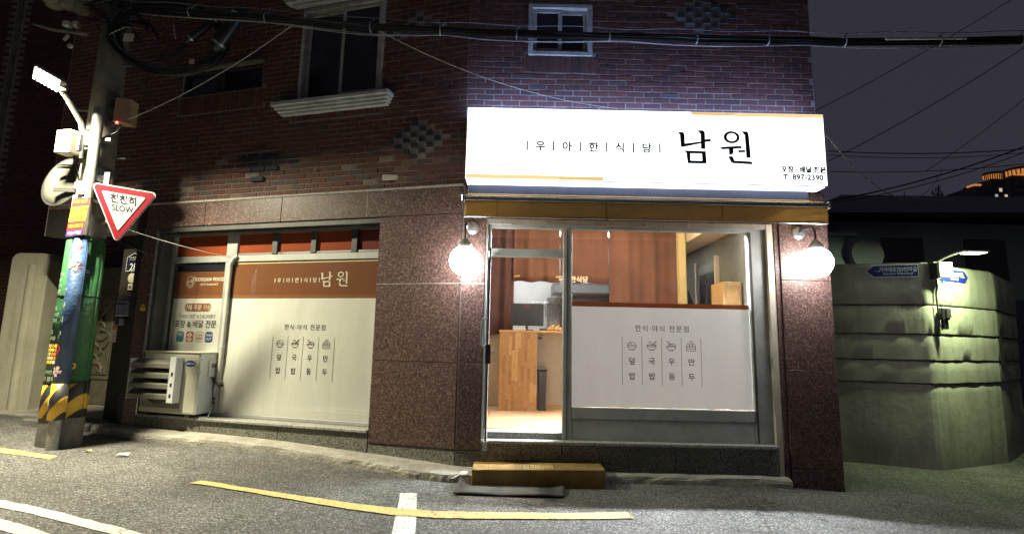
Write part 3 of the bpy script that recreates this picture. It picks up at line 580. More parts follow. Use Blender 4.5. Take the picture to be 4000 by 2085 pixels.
def menu(parent, x0, z0, dx, zs, mapf, hz):
    """four columns with line icons and dish names"""
    b = MB()
    for i in range(5): ribbon(b, [(x0 + dx * i, zs[0]), (x0 + dx * i, zs[1])], .0045, mapf)
    b.ob('rule_lines', 'ink', parent, fix=False)
    text(parent, '한식·야식 전문점', .077, (x0 + dx * 2 + .01, hz), mapf, 'ink', .006, space=1.22)
    for i, (p, q) in enumerate((('덮', '밥'), ('국', '밥'), ('우', '동'), ('만', '두'))):
        cx = x0 + dx * (i + .5) - .002
        text(parent, p, .083, (cx, z0 - .17), mapf, 'ink', .012); text(parent, q, .083, (cx, z0 - .33), mapf, 'ink', .012)
        b = MB(); w = .0055; c = (cx, z0)
        R = lambda pts: ribbon(b, [(c[0] + x, c[1] + y) for x, y in pts], w, mapf)
        if i < 3:
            R(arc(0, -.002, .052, .045, 180, 360, 14)); R([(-.054, .0), (.054, .0)]); R([(-.024, -.05), (.024, -.05)]); R([(-.024, -.05), (-.02, -.04)]); R([(.024, -.05), (.02, -.04)])
        if i == 0:
            R(arc(0, .0, .044, .036, 0, 180, 10)); R(arc(-.02, .01, .018, .016, 0, 200, 6)); R([(-.05 + .01 * k, -.012 - (.008 if k % 2 else 0)) for k in range(11)])
        if i == 1:
            R(arc(0, .0, .052, .013, 0, 360, 14)); R([(.0, .004), (.052, .052)]); R([(.012, .0), (.058, .044)])
            for k in range(3): R([(-.03 + .014 * k, .026), (-.026 + .014 * k, .036), (-.03 + .014 * k, .048)])
        if i == 2:
            R([(-.02, .008), (-.05, .052)]); R([(-.01, .01), (-.032, .056)]); R(arc(.012, .0, .034, .026, 0, 180, 10)); R([(-.05, -.01), (.05, -.01)]); R(arc(.0, .004, .02, .014, 0, 180, 6))
        if i == 3:
            for y in (-.05, -.03, -.012, .0): R([(-.05, y), (.05, y)])
            R([(-.05, -.05), (-.05, .0)]); R([(.05, -.05), (.05, .0)])
            for k in (-1, 0, 1): R(arc(.032 * k, .0, .017, .028, 0, 180, 8))
            for k in range(3): R([(-.016 + .016 * k, .034), (-.011 + .016 * k, .046), (-.016 + .016 * k, .058)])
        b.ob('dish_icon', 'ink_brown', parent, fix=False)
m3 = lambda o: (lambda u, v, w: LF(-u, o + w, v)); mm = lambda o: (lambda u, v: LF(-u, o, v))
oi = o_f + .004
namwon(wL, -1.765, 2.212, .185, m3(oi), 'ink_cream'); slogan(wL, -2.64, -1.98, 2.205, .068, mm(oi), 'ink_cream', .055)
menu(wL, -2.595, 1.423, .2235, (1.51, .985), mm(oi), 1.622)
text(wL, 'KOREAN FOOD', .064, (-3.68, 2.232), mm(oi), 'ink_cream', .032, space=1.08); text(wL, 'RESTAURANT', .04, (-3.68, 2.165), mm(oi), 'ink_cream', .02, space=1.25)
b = MB()
for pts in (arc(-4.0, 2.2, .062, .075, 0, 360, 24), arc(-4.0, 2.2, .045, .05, 180, 360, 10), [(-4.055, 2.2), (-3.945, 2.2)], [(-3.99, 2.21), (-3.93, 2.275)], [(-3.975, 2.205), (-3.918, 2.265)], arc(-4.0, 2.205, .03, .02, 0, 180, 8)): ribbon(b, pts, .006, mm(oi))
b.ob('bowl_emblem', 'ink_cream', wL, fix=False)
MB().add([mm(oi)(u, v) for u, v in rrect(-3.832, 1.862, .44, .105, .045)], [tuple(range(24))]).ob('pill_badge', 'film_brown2', wL, fix=False)
text(wL, '단체 주문 가능', .075, (-3.832, 1.862), mm(oi + .002), 'ink_cream', .012)
text(wL, 'TAKE OUT & DELIVERY', .064, (-3.83, 1.745), mm(oi), 'ink_brown', .0, sx=.92); text(wL, '포장 & 배달 전문', .105, (-3.845, 1.645), mm(oi), 'ink', .014, sx=.95)
for k, (u, mt) in enumerate(((-4.075, 'ink_teal'), (-3.915, 'ink_red'), (-3.755, 'ink_cream'), (-3.6, 'ink_blue'))):
    MB().add([mm(oi)(a, v) for a, v in rrect(u, 1.478, .125, .135, .03)], [tuple(range(24))]).ob('app_badge', mt, wL, fix=False)
text(wL, '배달', .05, (-4.075, 1.51), mm(oi + .002), 'ink_cream', .01)
MB().add([mm(oi + .002)(a, v) for a, v in arc(-3.915, 1.475, .054, .058, 0, 360, 24)[:-1]], [tuple(range(24))]).ob('badge_disc', 'ink_cream', wL, fix=False)
for k, (mt) in enumerate(('ink_red', 'ink_yellow', 'ink_red')): MB().add([mm(oi + .004)(a, v) for a, v in arc(-3.95 + .035 * k, 1.475, .015, .017, 0, 360, 12)[:-1]], [tuple(range(12))]).ob('badge_dot', mt, wL, fix=False)
text(wL, 'coupang', .026, (-3.755, 1.5), mm(oi + .002), 'ink_brown', .005); text(wL, 'eats', .055, (-3.755, 1.462), mm(oi + .002), 'ink_brown', .008)
b = MB(); ribbon(b, rrect(-3.755, 1.478, .125, .135, .03) + [(-3.755 + .0625, 1.513)], .003, mm(oi + .001)); b.ob('badge_outline', 'ink_brown', wL, fix=False)
text(wL, 'TAKE', .045, (-3.6, 1.505), mm(oi + .002), 'ink_white', .02); text(wL, 'OUT', .045, (-3.6, 1.455), mm(oi + .002), 'ink_white', .02)
# ---- right shop window
wR = part('shop_window', shop, (2.3, .06, .5)); wR['label'] = 'wide front window with white film on its lower half'
b = MB(RF)
for a0, a1, z0, z1 in ((1.135, 1.235, .48, 2.82), (1.235, 3.40, 2.765, 2.82), (3.215, 3.40, .48, 2.765)): b.box(a0, a1, -.12, -.03, z0, z1)
b.ob('frame', 'alu', wR, bevel=.005)
MB(RF).box(.29, 1.133, -.12, -.03, 2.765, 2.82).ob('frame_head', 'alu', wR, bevel=.005); MB(RF).box(.27, 3.42, -.028, .012, 2.80, 2.86).ob('frame_head', 'alubright', wR, bevel=.004)
MB(RF).box(1.175, 1.185, -.031, -.024, .48, 2.76).ob('groove', 'aludark', wR)
MB(RF).box(1.237, 3.213, -.11, -.035, .48, .70).ob('lower_panel', 'alu', wR, bevel=.004); MB(RF).box(1.237, 3.213, -.11, -.027, .70, .82).ob('lower_rail', 'alu', wR, bevel=.006)
MB(RF).box(3.225, 3.245, -.031, -.02, .48, 2.765).ob('groove', 'aludark', wR)
MB(RF).box(3.405, 3.48, -.16, .02, .12, 2.86).ob('jamb', 'creamjamb', wR, bevel=.004); MB(RF).box(3.482, 3.533, -.1, .03, .0, 2.86).ob('edge_trim', 'granite', wR, bevel=.003)
MB(RF).box(1.237, 3.213, -.075, -.069, .822, 2.763).ob('pane', 'glass', wR)
sheet(RF, 1.238, 3.212, -.080, .83, 1.903, 'white_film', 'film_white', wR); sheet(RF, 1.238, 3.212, -.080, 1.905, 1.955, 'brown_strip', 'film_brown', wR)
mR = lambda o: (lambda u, v: RF(u, o, v))
menu(wR, 1.792, 1.489, .217, (1.583, 1.062), mR(-.066), 1.675)
# ---- door: transom, frame, open leaf
dr = part('door', shop, (.7, .06, .5))
b = MB(RF); b.box(.29, .325, -.12, -.03, .48, 2.764); b.box(.327, 1.133, -.115, -.035, 2.44, 2.53); b.ob('frame', 'alu', dr, bevel=.004)
MB(RF).box(.268, .288, -.10, .022, .48, 2.80).ob('edge_trim', 'alubright', dr, bevel=.003)
MB(RF).box(.327, 1.133, -.078, -.072, 2.532, 2.763).ob('transom_pane', 'glass', dr)
HX, FX = (.318, .02), (.345, .86)
def DF(t, w, z): # along the leaf, across it
    dx, dy = FX[0] - HX[0], -FX[1] + HX[1] ; L = math.hypot(dx, dy); ux, uy = dx / L, dy / L
    return (HX[0] + ux * t - uy * w, -HX[1] + uy * t + ux * w, z)
MB(DF).box(.02, .835, -.005, .005, .56, 2.43).ob('pane', 'doorglass', dr)
MB(DF).box(.0, .84, -.018, .018, .50, .585).ob('bottom_rail', 'alubright', dr, bevel=.004); MB(DF).box(.0, .18, -.016, .016, 2.40, 2.47).ob('top_patch', 'alubright', dr, bevel=.004)
MB(DF).box(.832, .842, -.008, .008, .587, 2.40).ob('edge_trim', 'steeldark', dr)
MB(DF).box(.74, .845, -.024, .03, 1.29, 1.47).ob('lock', 'steeldark', dr, bevel=.004); MB(DF).tube([(.80, .03, 1.40), (.80, .055, 1.40)], .014).ob('lock_knob', 'alubright', dr)
MB(DF).tube([(.70, -.006, 1.72), (.70, -.05, 1.72), (.70, -.062, 1.70), (.70, -.062, 1.47), (.70, -.05, 1.45), (.70, -.006, 1.45)], .012).ob('handle', 'alubright', dr, smooth=True)
# ---- upper windows
def upper_window(T, a0, a1, z0, z1, label, split, sill=None, mir=1):
    w = part('window', shop, T((a0 + a1) / 2, -.06, z0)); w['label'] = label
    f = .055; b = MB(T)
    for q in ((a0, a1, z1 - f, z1), (a0, a1, z0, z0 + f), (a0, a0 + f, z0 + f, z1 - f), (a1 - f, a1, z0 + f, z1 - f)): b.box(q[0], q[1], -.10, .012, q[2], q[3])
    b.ob('frame', 'winpaint', w, bevel=.006)
    i0, i1, j0, j1 = a0 + f + .002, a1 - f - .002, z0 + f + .002, z1 - f - .002; mid = i0 + (i1 - i0) * split; g = .045
    for k, (u, v, d) in enumerate(((i0, mid + .02, -.055), (mid - .02, i1, -.095))):
        b = MB(T)
        for q in ((u, v, j1 - g, j1), (u, v, j0, j0 + g), (u, u + g, j0 + g, j1 - g), (v - g, v, j0 + g, j1 - g)): b.box(q[0], q[1], d, d + .035, q[2], q[3])
        s = b.ob('sash', 'winpaint', w, bevel=.004); MB(T).box(u + g, v - g, d + .012, d + .018, j0 + g, j1 - g).ob('pane', 'darkglass', w)
    return w
w = upper_window(LF, 1.15, 2.38, 4.46, 5.78, 'tall sliding window with peeling cream frame and moulded sill', .5)
for z0, z1, oo, e in ((4.405, 4.455, .16, .30), (4.365, 4.405, .125, .265), (4.33, 4.365, .095, .235), (4.30, 4.33, .06, .205)): MB(LF).box(1.15 - e * .6, 2.38 + e * .95, -.01, oo, z0, z1).ob('sill', 'sillpaint', w, bevel=.006)
for z0, z1, oo, e in ((5.80, 5.84, .07, .14), (5.84, 5.90, .12, .22), (5.90, 5.95, .16, .28)): MB(LF).box(1.15 - e * .6, 2.38 + e, -.01, oo, z0, z1).ob('head_moulding', 'sillpaint', w, bevel=.006)
upper_window(RF, .70, 1.46, 4.84, 5.50, 'small two-sash window with peeling cream frame', .5)
w = part('window', shop, LF(3.6, -.06, 4.76)); w['label'] = 'low wide unlit window with dark frame'
b = MB(LF)
for q in ((2.96, 4.32, 5.08, 5.12), (2.96, 4.32, 4.76, 4.80), (2.96, 3.0, 4.80, 5.08), (4.28, 4.32, 4.80, 5.08), (3.62, 3.66, 4.80, 5.08)): b.box(q[0], q[1], -.11, -.03, q[2], q[3])
b.ob('frame', 'steeldark', w, bevel=.004); MB(LF).box(3.0, 4.28, -.085, -.08, 4.80, 5.08).ob('pane', 'darkglass', w)
b = MB(LF).box(2.94, 4.36, -.01, .05, 5.125, 5.15); b.box(2.94, 4.36, -.01, .03, 5.15, 5.175); b.ob('head_trim', 'concrete', w)
MB(LF).tube([(2.0, .02, 3.555), (2.0, .035, 3.555)], .012).ob('drain_hole', 'black', shop)
# ================================================================== interior of the restaurant
FZ = .55
fl = struct(MB().box(.30, 3.9, .30, 5.2, FZ - .1, FZ - .004).ob('shop_floor', 'grout'))
for i in range(6):
    for j in range(8):
        x0, y0 = .30 + .6 * i, .302 + .6 * j
        MB().box(x0 + .002, min(x0 + .598, 3.9), y0 + .002, y0 + .598, FZ - .003, FZ).ob('floor_tile', 'floorwood', fl, fix=False)
MB().box(-.9, .298, .45, 5.2, FZ - .1, FZ).ob('floor_edge', 'floorwood', fl)
struct(MB().box(-1.0, 3.95, .27, 5.2, 3.36, 3.42).ob('shop_ceiling', 'wallcream'))
struct(MB().box(-1.0, 3.95, 5.0, 5.1, FZ, 3.36).ob('shop_back_wall', 'wallwhite')); struct(MB().box(-1.0, -.9, .6, 5.0, FZ, 3.36).ob('shop_side_wall', 'wallcream')); struct(MB().box(3.62, 3.72, .28, 5.0, FZ, 3.36).ob('shop_side_wall', 'wallolive'))
struct(MB().box(-.9, .43, 2.72, 2.80, FZ, 1.63).ob('partition_wall', 'wallcream')); 
# butcher-block counter
ct = thing('counter', 'butcher block serving counter just inside the open glass door', 'counter', (.7, 2.2, FZ))
MB().box(.41, .94, 2.10, 2.14, FZ, 1.632).ob('core', 'wood2', ct)
cols = 12; cw = (.94 - .41) / cols
for i in range(cols):
    z = FZ + .002 - rnd.uniform(0, .2); x0 = .41 + cw * i
    while z < 1.632:
        h = rnd.uniform(.14, .42); a, c = max(z, FZ + .002), min(z + h, 1.631)
        if c - a > .02: MB().box(x0 + .0006, x0 + cw - .0006, 2.082 + rnd.uniform(0, .0008), 2.099, a + .0006, c - .0006).ob('stave', rnd.choice(['wood1', 'wood1', 'wood2', 'wood3', 'wood4']), ct, fix=False)
        z += h
MB().box(.40, 2.3, 2.08, 2.62, 1.634, 1.664).ob('countertop', 'wood3', ct, bevel=.003); MB().box(.96, 2.3, 2.36, 2.40, FZ, 1.632).ob('front_panel', 'wallcream', ct); MB().box(.96, 2.3, 2.352, 2.359, FZ, FZ + .07).ob('skirting', 'wood3', ct)
MB().tube([(.96, 2.2, 1.56), (1.02, 2.2, 1.56)], .018).ob('hook', 'black', ct)
bn = thing('waste_bin', 'slim black waste bin standing beside the wooden counter', 'bin', (1.03, 2.25, FZ))
MB().prism([(.985, FZ), (1.075, FZ), (1.09, 1.10), (.97, 1.10)], 2.16, 2.34).ob('body', 'black', bn, bevel=.006); MB().box(.962, 1.10, 2.15, 2.35, 1.10, 1.13).ob('lid', 'black', bn, bevel=.008); MB().box(.98, 1.085, 2.15, 2.35, FZ, FZ + .03).ob('base', 'black', bn)
mo = thing('monitor', 'black till monitor seen from behind on the wooden counter', 'monitor', (.8, 2.35, 1.664))
MB().box(.56, 1.045, 2.30, 2.335, 1.735, 2.06).ob('screen', 'black', mo, bevel=.006); MB().tube([(.80, 2.33, 1.68), (.80, 2.345, 1.80)], .02).ob('neck', 'black', mo); MB().box(.70, .90, 2.26, 2.42, 1.665, 1.68).ob('base', 'black', mo, bevel=.004)
text(mo, 'ELINK', .03, (.80, 2.02), lambda u, v: (u, 2.297, v), 'ink_red', .01)
def clutter(nm, lab, cat, bb, mt, bev=.006): return tag(MB().box(*bb).ob(nm, mt, bevel=bev), lab, cat)
clutter('card_terminal', 'small dark card terminal at the right end of the wooden counter', 'terminal', (.985, 1.07, 2.14, 2.24, 1.665, 1.70), 'steeldark'); clutter('paper_tray', 'low white tray lying under the till monitor', 'tray', (.62, .78, 2.13, 2.24, 1.665, 1.695), 'wallwhite')
cl = MB(); 
for k in range(7): cl.tube([(1.09 + .03 * k, 2.17 + .02 * (k % 2), 1.675), (1.11 + .03 * k, 2.19, 1.70 + .02 * (k % 3)), (1.15 + .025 * k, 2.22, 1.68)], .02, 8)
tag(cl.ob('folded_cloth', 'cloth_bundle', smooth=True), 'crumpled pale cloth heap at the counter edge beside the terminal', 'cloth'); bpy.data.objects['folded_cloth'].data.materials[0] = MAT('wood3')
# curtains
def curtain(name, lab, x0, x1, z0, z1, y, mat, folds, amp, seed, flare=0):
    rr = random.Random(seed); ph = [rr.uniform(0, 6) for _ in range(4)]; rows = []
    n = max(16, int((x1 - x0) * 60))
    for j in range(9):
        t = j / 8; z = z0 + (z1 - z0) * t; row = []
        for i in range(n + 1):
            u = i / n; a = amp * (1.2 - .5 * t); w = math.sin(u * folds * 6.283 + ph[0] + .5 * math.sin(u * 9 + ph[1])) * a + math.sin(u * folds * 2.3 * 6.283 + ph[2]) * a * .35 + math.sin(z * 3 + ph[3] + u * 5) * a * .3
            row.append((x0 + (x1 - x0) * u - flare * (1 - t) * (1 - u), y + w, z + (.012 * math.sin(u * folds * 6.283 + ph[0]) if j == 0 else 0)))
        rows.append(row)
    return tag(MB().grid(rows).ob(name, mat, smooth=True, solid=.003, fix=False), lab, 'curtain')
curtain('curtain', 'dark plum curtain tied at the left inside the doorway', -.5, .60, 1.60, 3.36, 2.62, 'curtain_dark', 4, .03, 1, 0)
curtain('curtain', 'short brown valance curtain over the serving hatch behind the open doorway', .585, 1.30, 2.41, 3.36, 2.60, 'curtain', 2.2, .017, 2)
curtain('curtain', 'short brown valance curtain printed with white syllables beside the mullion', 1.31, 2.05, 2.41, 3.36, 2.60, 'curtain', 1.8, .016, 3)
curtain('curtain', 'long brown curtain hanging behind the front window', 2.06, 3.09, 1.2, 3.36, 2.56, 'curtain', 2.3, .034, 4)
for x in (.60, 1.24): tag(MB().tube([(x, 2.56, 2.48), (x + .09, 2.555, 2.495)], .014).ob('curtain_clip', 'wood3'), 'wooden peg on the %s edge of the brown valance' % ('left' if x < 1 else 'right'), 'clip')
cv = [o for o in bpy.data.objects if o.name == 'curtain.002'][0]
text(cv, '우아한식당', .105, (1.50, 2.455), lambda u, v: (u, 2.545, v), 'ink_cream', .03, sx=.95)
# yellow column, cabinets and the dim side room
tag(MB().box(3.10, 3.205, 2.45, 2.62, FZ, 3.36).ob('column', 'columnyellow', bevel=.004), 'pale yellow column end beside the long brown curtain', 'column')
tag(MB().tube([(3.235, 2.6, 1.7), (3.235, 2.6, 3.3)], .018).ob('pipe', 'pvc'), 'thin pale pipe running up beside the yellow column', 'pipe')
pd = thing('panel_door', 'dim grey panelled door at the back of the side room', 'door', (3.45, 4.6, FZ)); MB().box(3.24, 3.60, 4.86, 4.95, FZ, 2.7).ob('leaf', 'wallgrey', pd); MB().box(3.28, 3.56, 4.845, 4.858, 1.5, 2.5).ob('panel', 'wallgrey', pd, bevel=.01); MB().box(3.21, 3.238, 4.82, 4.98, FZ, 2.78).ob('frame', 'wallolive', pd)
pd2 = thing('panel_door', 'dark sliding door with pale frame on the side room wall', 'door', (3.6, 2.7, FZ)); MB().box(3.585, 3.617, 2.25, 3.15, FZ, 2.75).ob('leaf', 'wallgrey', pd2); MB().box(3.572, 3.584, 2.35, 2.68, .9, 2.6).ob('panel', 'aptdark', pd2); MB().box(3.572, 3.584, 2.74, 3.05, .9, 2.6).ob('panel', 'aptdark', pd2)
for y_ in (2.18, 3.152): MB().box(3.56, 3.617, y_, y_ + .068, FZ, 2.82).ob('frame', 'wallcream', pd2)
tag(MB().box(3.22, 3.60, 1.2, 4.9, 3.05, 3.22).ob('beam', 'wallcream', bevel=.004), 'cream ceiling beam running back along the side room', 'beam')
cb = thing('cupboard', 'light wood cupboard standing behind the right end of the front window', 'cupboard', (3.45, 1.5, FZ)); MB().box(3.36, 3.60, 1.30, 1.8, FZ, 2.34).ob('body', 'wood3', cb, bevel=.004); MB().box(3.385, 3.575, 1.285, 1.298, .7, 2.28).ob('door', 'wood1', cb, bevel=.004)
bg = MB().prism([(2.98 + .25, 1.3), (3.58, 1.3), (3.50, 2.0), (3.36, 2.38), (3.28, 2.1)], 2.9, 3.1).ob('coat', 'black', bevel=.03); tag(bg, 'dark coat hanging in the dim side room', 'coat')
# kitchen
hd = thing('range_hood', 'brushed steel range hood above the kitchen', 'hood', (1.9, 4.2, 2.3)); MB().prism([(1.3, 2.36), (2.9, 2.36), (2.9, 2.52), (2.7, 2.9), (1.5, 2.9), (1.3, 2.52)], 4.0, 4.7).ob('canopy', 'steel', hd, bevel=.004); MB().box(1.3, 2.9, 3.985, 3.998, 2.37, 2.50).ob('rim', 'wallgrey', hd)
tag(MB().box(1.25, 2.9, 4.94, 4.985, 1.5, 2.34).ob('splashback', 'steel'), 'dimpled steel splashback on the kitchen wall', 'splashback')
rk = thing('utensil_rack', 'steel rail with hanging ladles on the white kitchen wall', 'rack', (1.2, 4.85, 2.0)); MB().tube([(.95, 4.9, 2.24), (1.7, 4.9, 2.24)], .012).ob('rail', 'steel', rk)
for k in range(6): MB().tube([(1.22 + .05 * k, 4.9, 2.23), (1.22 + .05 * k, 4.9, 1.98 - .02 * (k % 3))], [.006, .012]).ob('ladle', 'steel', rk)
tag(MB().tube([(1.50, 4.93, 1.7), (1.50, 4.93, 2.3)], .025).ob('pipe', 'steel'), 'short vertical steel pipe beside the hanging ladles', 'pipe')
tag(MB().box(.62, .68, 4.9, 4.97, 2.02, 2.14).ob('wall_switch', 'wallwhite'), 'small white box on the kitchen wall left of the monitor', 'switch')
# interior lamps; the unseen front strip and its added shade brighten the film
for k, (bb, mt, lab) in enumerate((((1.30, 3.15, .82, .88, 3.12, 3.16), 'film_fill', 'unseen strip light with added shade to brighten the film behind the front window'), ((.6, 2.9, 1.6, 1.72, 3.31, 3.355), 'room_lamp', 'warm strip light on the ceiling above the serving counter'), ((.2, 2.4, 3.5, 3.64, 3.31, 3.355), 'kitchen_lamp', 'cool strip light over the kitchen'))):
    t = thing('ceiling_lamp', lab, 'lamp', ((bb[0] + bb[1]) / 2, bb[2], 3.3)); MB().box(*bb).ob('diffuser', mt, t); (MB().box(bb[0] - .02, bb[1] + .02, bb[2] - .02, bb[3] + .02, 3.357, 3.36).ob('tray', 'wallwhite', t) if k else MB().box(bb[0] - .02, bb[1] + .02, bb[3] + .004, bb[3] + .012, 3.0, 3.36).ob('added_shade', 'wallwhite', t))
# ================================================================== sign box
sg = thing('sign_box', 'long glowing white restaurant sign box with dark lettering above the awning', 'sign', (1.99, -.15, 3.2))
SX0, SX1, SZ0, SZ1, SY = .035, 3.962, 3.228, 4.04, .35
MB(RF).box(SX0, SX1, .03, SY - .012, SZ0, SZ1 - .012).ob('housing', 'alubright', sg, bevel=.004)
MB(RF).box(SX0 + .004, SX1 - .004, SY - .010, SY, SZ0 + .004, SZ1 - .004).ob('face', 'sign_face', sg)
MB(RF).box(SX0 + .01, SX1 - .01, .06, SY - .03, SZ1 - .011, SZ1 - .006).ob('added_glow', 'top_glow', sg)  # added blue glow, stands in for the sign's glare on the wall above
MB(RF).box(SX0 + .01, SX1 - .01, .10, SY - .05, SZ0 - .006, SZ0 - .001).ob('added_glow', 'under_glow', sg)  # added glow strip, lights the awning top and the panel below
def mS(u, v, w=0.0): return RF(u, SY + .003 + w, v)
for u0, u1, z0, z1, mt in ((SX0 + .004, SX0 + 1.005, SZ0 + .006, SZ0 + .052, 'sign_strip2'), (SX0 + 1.006, SX0 + 1.5, SZ0 + .006, SZ0 + .046, 'sign_strip'), (SX1 - 1.46, SX1 - .975, SZ1 - .040, SZ1 - .006, 'sign_strip'), (SX1 - .974, SX1 - .004, SZ1 - .046, SZ1 - .006, 'sign_strip2')):
    MB(RF).box(u0, u1, SY + .0005, SY + .003, z0, z1).ob('gold_strip', mt, sg)
namwon(sg, 2.755, 3.635, .375, mS, 'ink_sign', 1.0, .012)
slogan(sg, .70, 2.150, 3.612, .118, mS, 'ink_sign', .11, .034)
text(sg, '포장 · 배달 전문', .074, (3.71, 3.405), mS, 'ink_sign', .05); text(sg, 'T. 897-2390', .084, (3.70, 3.318), mS, 'ink_sign', .045, space=1.05)
# ================================================================== awning
aw = thing('awning', 'retracted golden brown fabric awning with aluminium front bar', 'awning', (1.95, -.3, 2.77))
AX0, AX1 = .055, 3.835
MB(RF).box(AX0, AX1, .022, .16, 3.06, 3.215).ob('cassette_shade', 'shade_navy', aw, bevel=.01)  # added back panel; wall shade and blue sign glow put into its colour
rr = random.Random(3); ph = [rr.uniform(0, 6) for _ in range(8)]
def cr(x): return sum(math.sin(x * f + ph[i]) * a for i, (f, a) in enumerate(((3.1, .008), (7.7, .005), (15.3, .003), (31, .002))))
n = 160; rows = []
for j in range(5):
    t = j / 4; rows.append([(AX0 + (AX1 - AX0) * i / n, -(.16 + (.53 - .16) * t), 3.11 - .10 * t + .6 * cr(AX0 + (AX1 - AX0) * i / n) * math.sin(t * 3.14) - .02 * math.sin(t * 3.14)) for i in range(n + 1)])
MB().grid(rows).ob('canopy', 'awningtop', aw, smooth=True, solid=.003, fix=False)
rows = []
for j in range(9):
    t = j / 8; rows.append([(AX0 + (AX1 - AX0) * i / n, -(.548 + cr(AX0 + (AX1 - AX0) * i / n + t * .35) * (.3 + t) * (1.6 if i > n * .6 else .8) - .01 * t), 2.945 - .172 * t) for i in range(n + 1)])
MB().grid(rows).ob('valance', 'awning', aw, smooth=True, solid=.003, fix=False)
for fx in (.09, .39, .71): MB(RF).box(AX0 + (AX1 - AX0) * fx - .006, AX0 + (AX1 - AX0) * fx + .006, .553, .566, 2.775, 2.94).ob('seam', 'awningtop', aw)
MB(RF).box(AX0 - .01, AX1 + .01, .50, .565, 2.972, 2.99).ob('front_bar', 'alubright', aw, bevel=.004); MB(RF).box(AX0 - .01, AX1 + .01, .515, .56, 2.947, 2.969).ob('front_bar', 'alu', aw, bevel=.004)
MB(RF).tube([(AX0, .552, 2.772), (AX1, .552, 2.772)], .008).ob('hem_rod', 'alubright', aw)
for x in (AX0 - .03, AX1 + .005):
    MB(RF).box(x, x + .025, .47, .575, 2.93, 3.0).ob('end_cap', 'alubright', aw, bevel=.004); MB(RF).box(x, x + .025, .02, .2, 3.05, 3.075).ob('wall_bracket', 'alubright', aw, bevel=.003)
    MB(RF).tube([(x + .012, .10, 3.06), (x + .012, .35, 3.0), (x + .012, .49, 2.965)], .014).ob('folding_arm', 'galv', aw)
MB(RF).tube([(AX0 - .018, .55, 2.93), (AX0 - .02, .56, 2.88), (AX0 - .012, .56, 2.83), (AX0 + .004, .55, 2.84)], .007).ob('crank_hook', 'alubright', aw)
# ================================================================== globe wall lamps
def wall_lamp(lab, px, pz, gxx, gzz, r):
    t = thing('wall_lamp', lab, 'lamp', (px, 0, pz - .4), 'globe lamps flanking the shop front'); o0 = .02 if px < 1 else .05
    MB().lathe([(.072, 0), (.072, -.012), (.05, -.03), (.028, -.036)], (px, -o0, pz), 28, 'y').ob('wall_plate', 'alubright', t, smooth=True)
    MB().tube([(px, -o0 - .03, pz), (px + (gxx - px) * .4, -o0 - .10, pz + .035), (px + (gxx - px) * .9, -.25, pz + .03), (gxx, -.295, pz - .01), (gxx, -.30, gzz + r + .05)], .011, 10).ob('arm', 'steeldark', t, smooth=True)
    MB().lathe([(.016, gzz + r + .085), (.04, gzz + r + .06), (.078, gzz + r + .018), (.082, gzz + r - .022), (.07, gzz + r - .03)], (gxx, -.30, 0), 28).ob('cap', 'alu', t, smooth=True)
    pr = [(max(.0005, r * math.cos(a)), gzz + r * math.sin(a)) for a in [math.radians(-90 + 172 * i / 20) for i in range(21)]]
    MB().lathe(pr, (gxx, -.30, 0), 36).ob('globe', 'globe', t, smooth=True)
wall_lamp('round white globe lamp on the granite corner left of the glass door', .115, 2.745, .052, 2.342, .158)
wall_lamp('round white globe lamp on the right hand granite pillar', 3.753, 2.76, 3.815, 2.40, .162)
# ================================================================== step, mat, litter
st = thing('entrance_step', 'rusty yellow checker plate step below the open door', 'step', (.87, -.25, .08))
sx0, sx1 = .205, 1.53
MB().add([(sx0, -.44, .03), (sx1, -.40, .06), (sx1, -.052, .06), (sx0, -.052, .03), (sx0, -.44, .255), (sx1, -.40, .268), (sx1, -.052, .268), (sx0, -.052, .258)], [(0, 3, 2, 1), (4, 5, 6, 7), (0, 1, 5, 4), (1, 2, 6, 5), (2, 3, 7, 6), (3, 0, 4, 7)]).ob('box', 'rust_plate', st, bevel=.006)
b = MB()
for i in range(54):
    for j in range(8):
        t = (i + .5) / 54; x = sx0 + (sx1 - sx0) * t; yf = -.44 + .04 * t - .0005; z = .075 + .022 * j
        if z > .247: continue
        a = .7 if (i + j) % 2 else -.7; dx, dz = .011 * math.cos(a), .011 * math.sin(a); ex, ez = -.003 * math.sin(a), .003 * math.cos(a)
        b.add([(x - dx, yf, z - dz), (x + ex, yf - .003, z + ez), (x + dx, yf, z + dz), (x - ex, yf - .003, z - ez)], [(0, 1, 2, 3)])
for i in range(54):
    for j in range(12):
        t = (i + .5) / 54; x = sx0 + (sx1 - sx0) * t; zt = .2555 + .012 * t; y = -.42 + .03 * j
        a = .7 if (i + j) % 2 else -.7; dx, dz = .011 * math.cos(a), .011 * math.sin(a); ex, ez = -.003 * math.sin(a), .003 * math.cos(a)
        b.add([(x - dx, y - dz, zt), (x + ex, y + ez, zt + .003), (x + dx, y + dz, zt), (x - ex, y - ez, zt + .003)], [(0, 1, 2, 3)])
o = b.ob('tread_pattern', 'rust_plate', st, fix=False); o['kind'] = 'stuff'
rows = []
for j in range(7):
    t = j / 6; rows.append([])
    for i in range(31):
        u = i / 30; x = .06 + 1.03 * u + .03 * t; y = -.80 + .36 * t + .05 * (u - .3) ** 2 * 4 * (1 - t) * -.3 + .09 * max(0, u - .55) * (1 - t)
        lift = .07 * max(0, 1 - u / .10) * (t > .3) * t + .012 * abs(math.sin(u * 5 + 1)) * (1 - t) + .02 * max(0, (u - .9) * 10) * t
        rows[-1].append((x, y, gz(x, y) + .012 + lift))
tag(MB().grid(rows).ob('rubber_mat', 'rubber', smooth=True, solid=.014, fix=False), 'worn dark rubber ramp mat curling on the road before the step', 'mat')
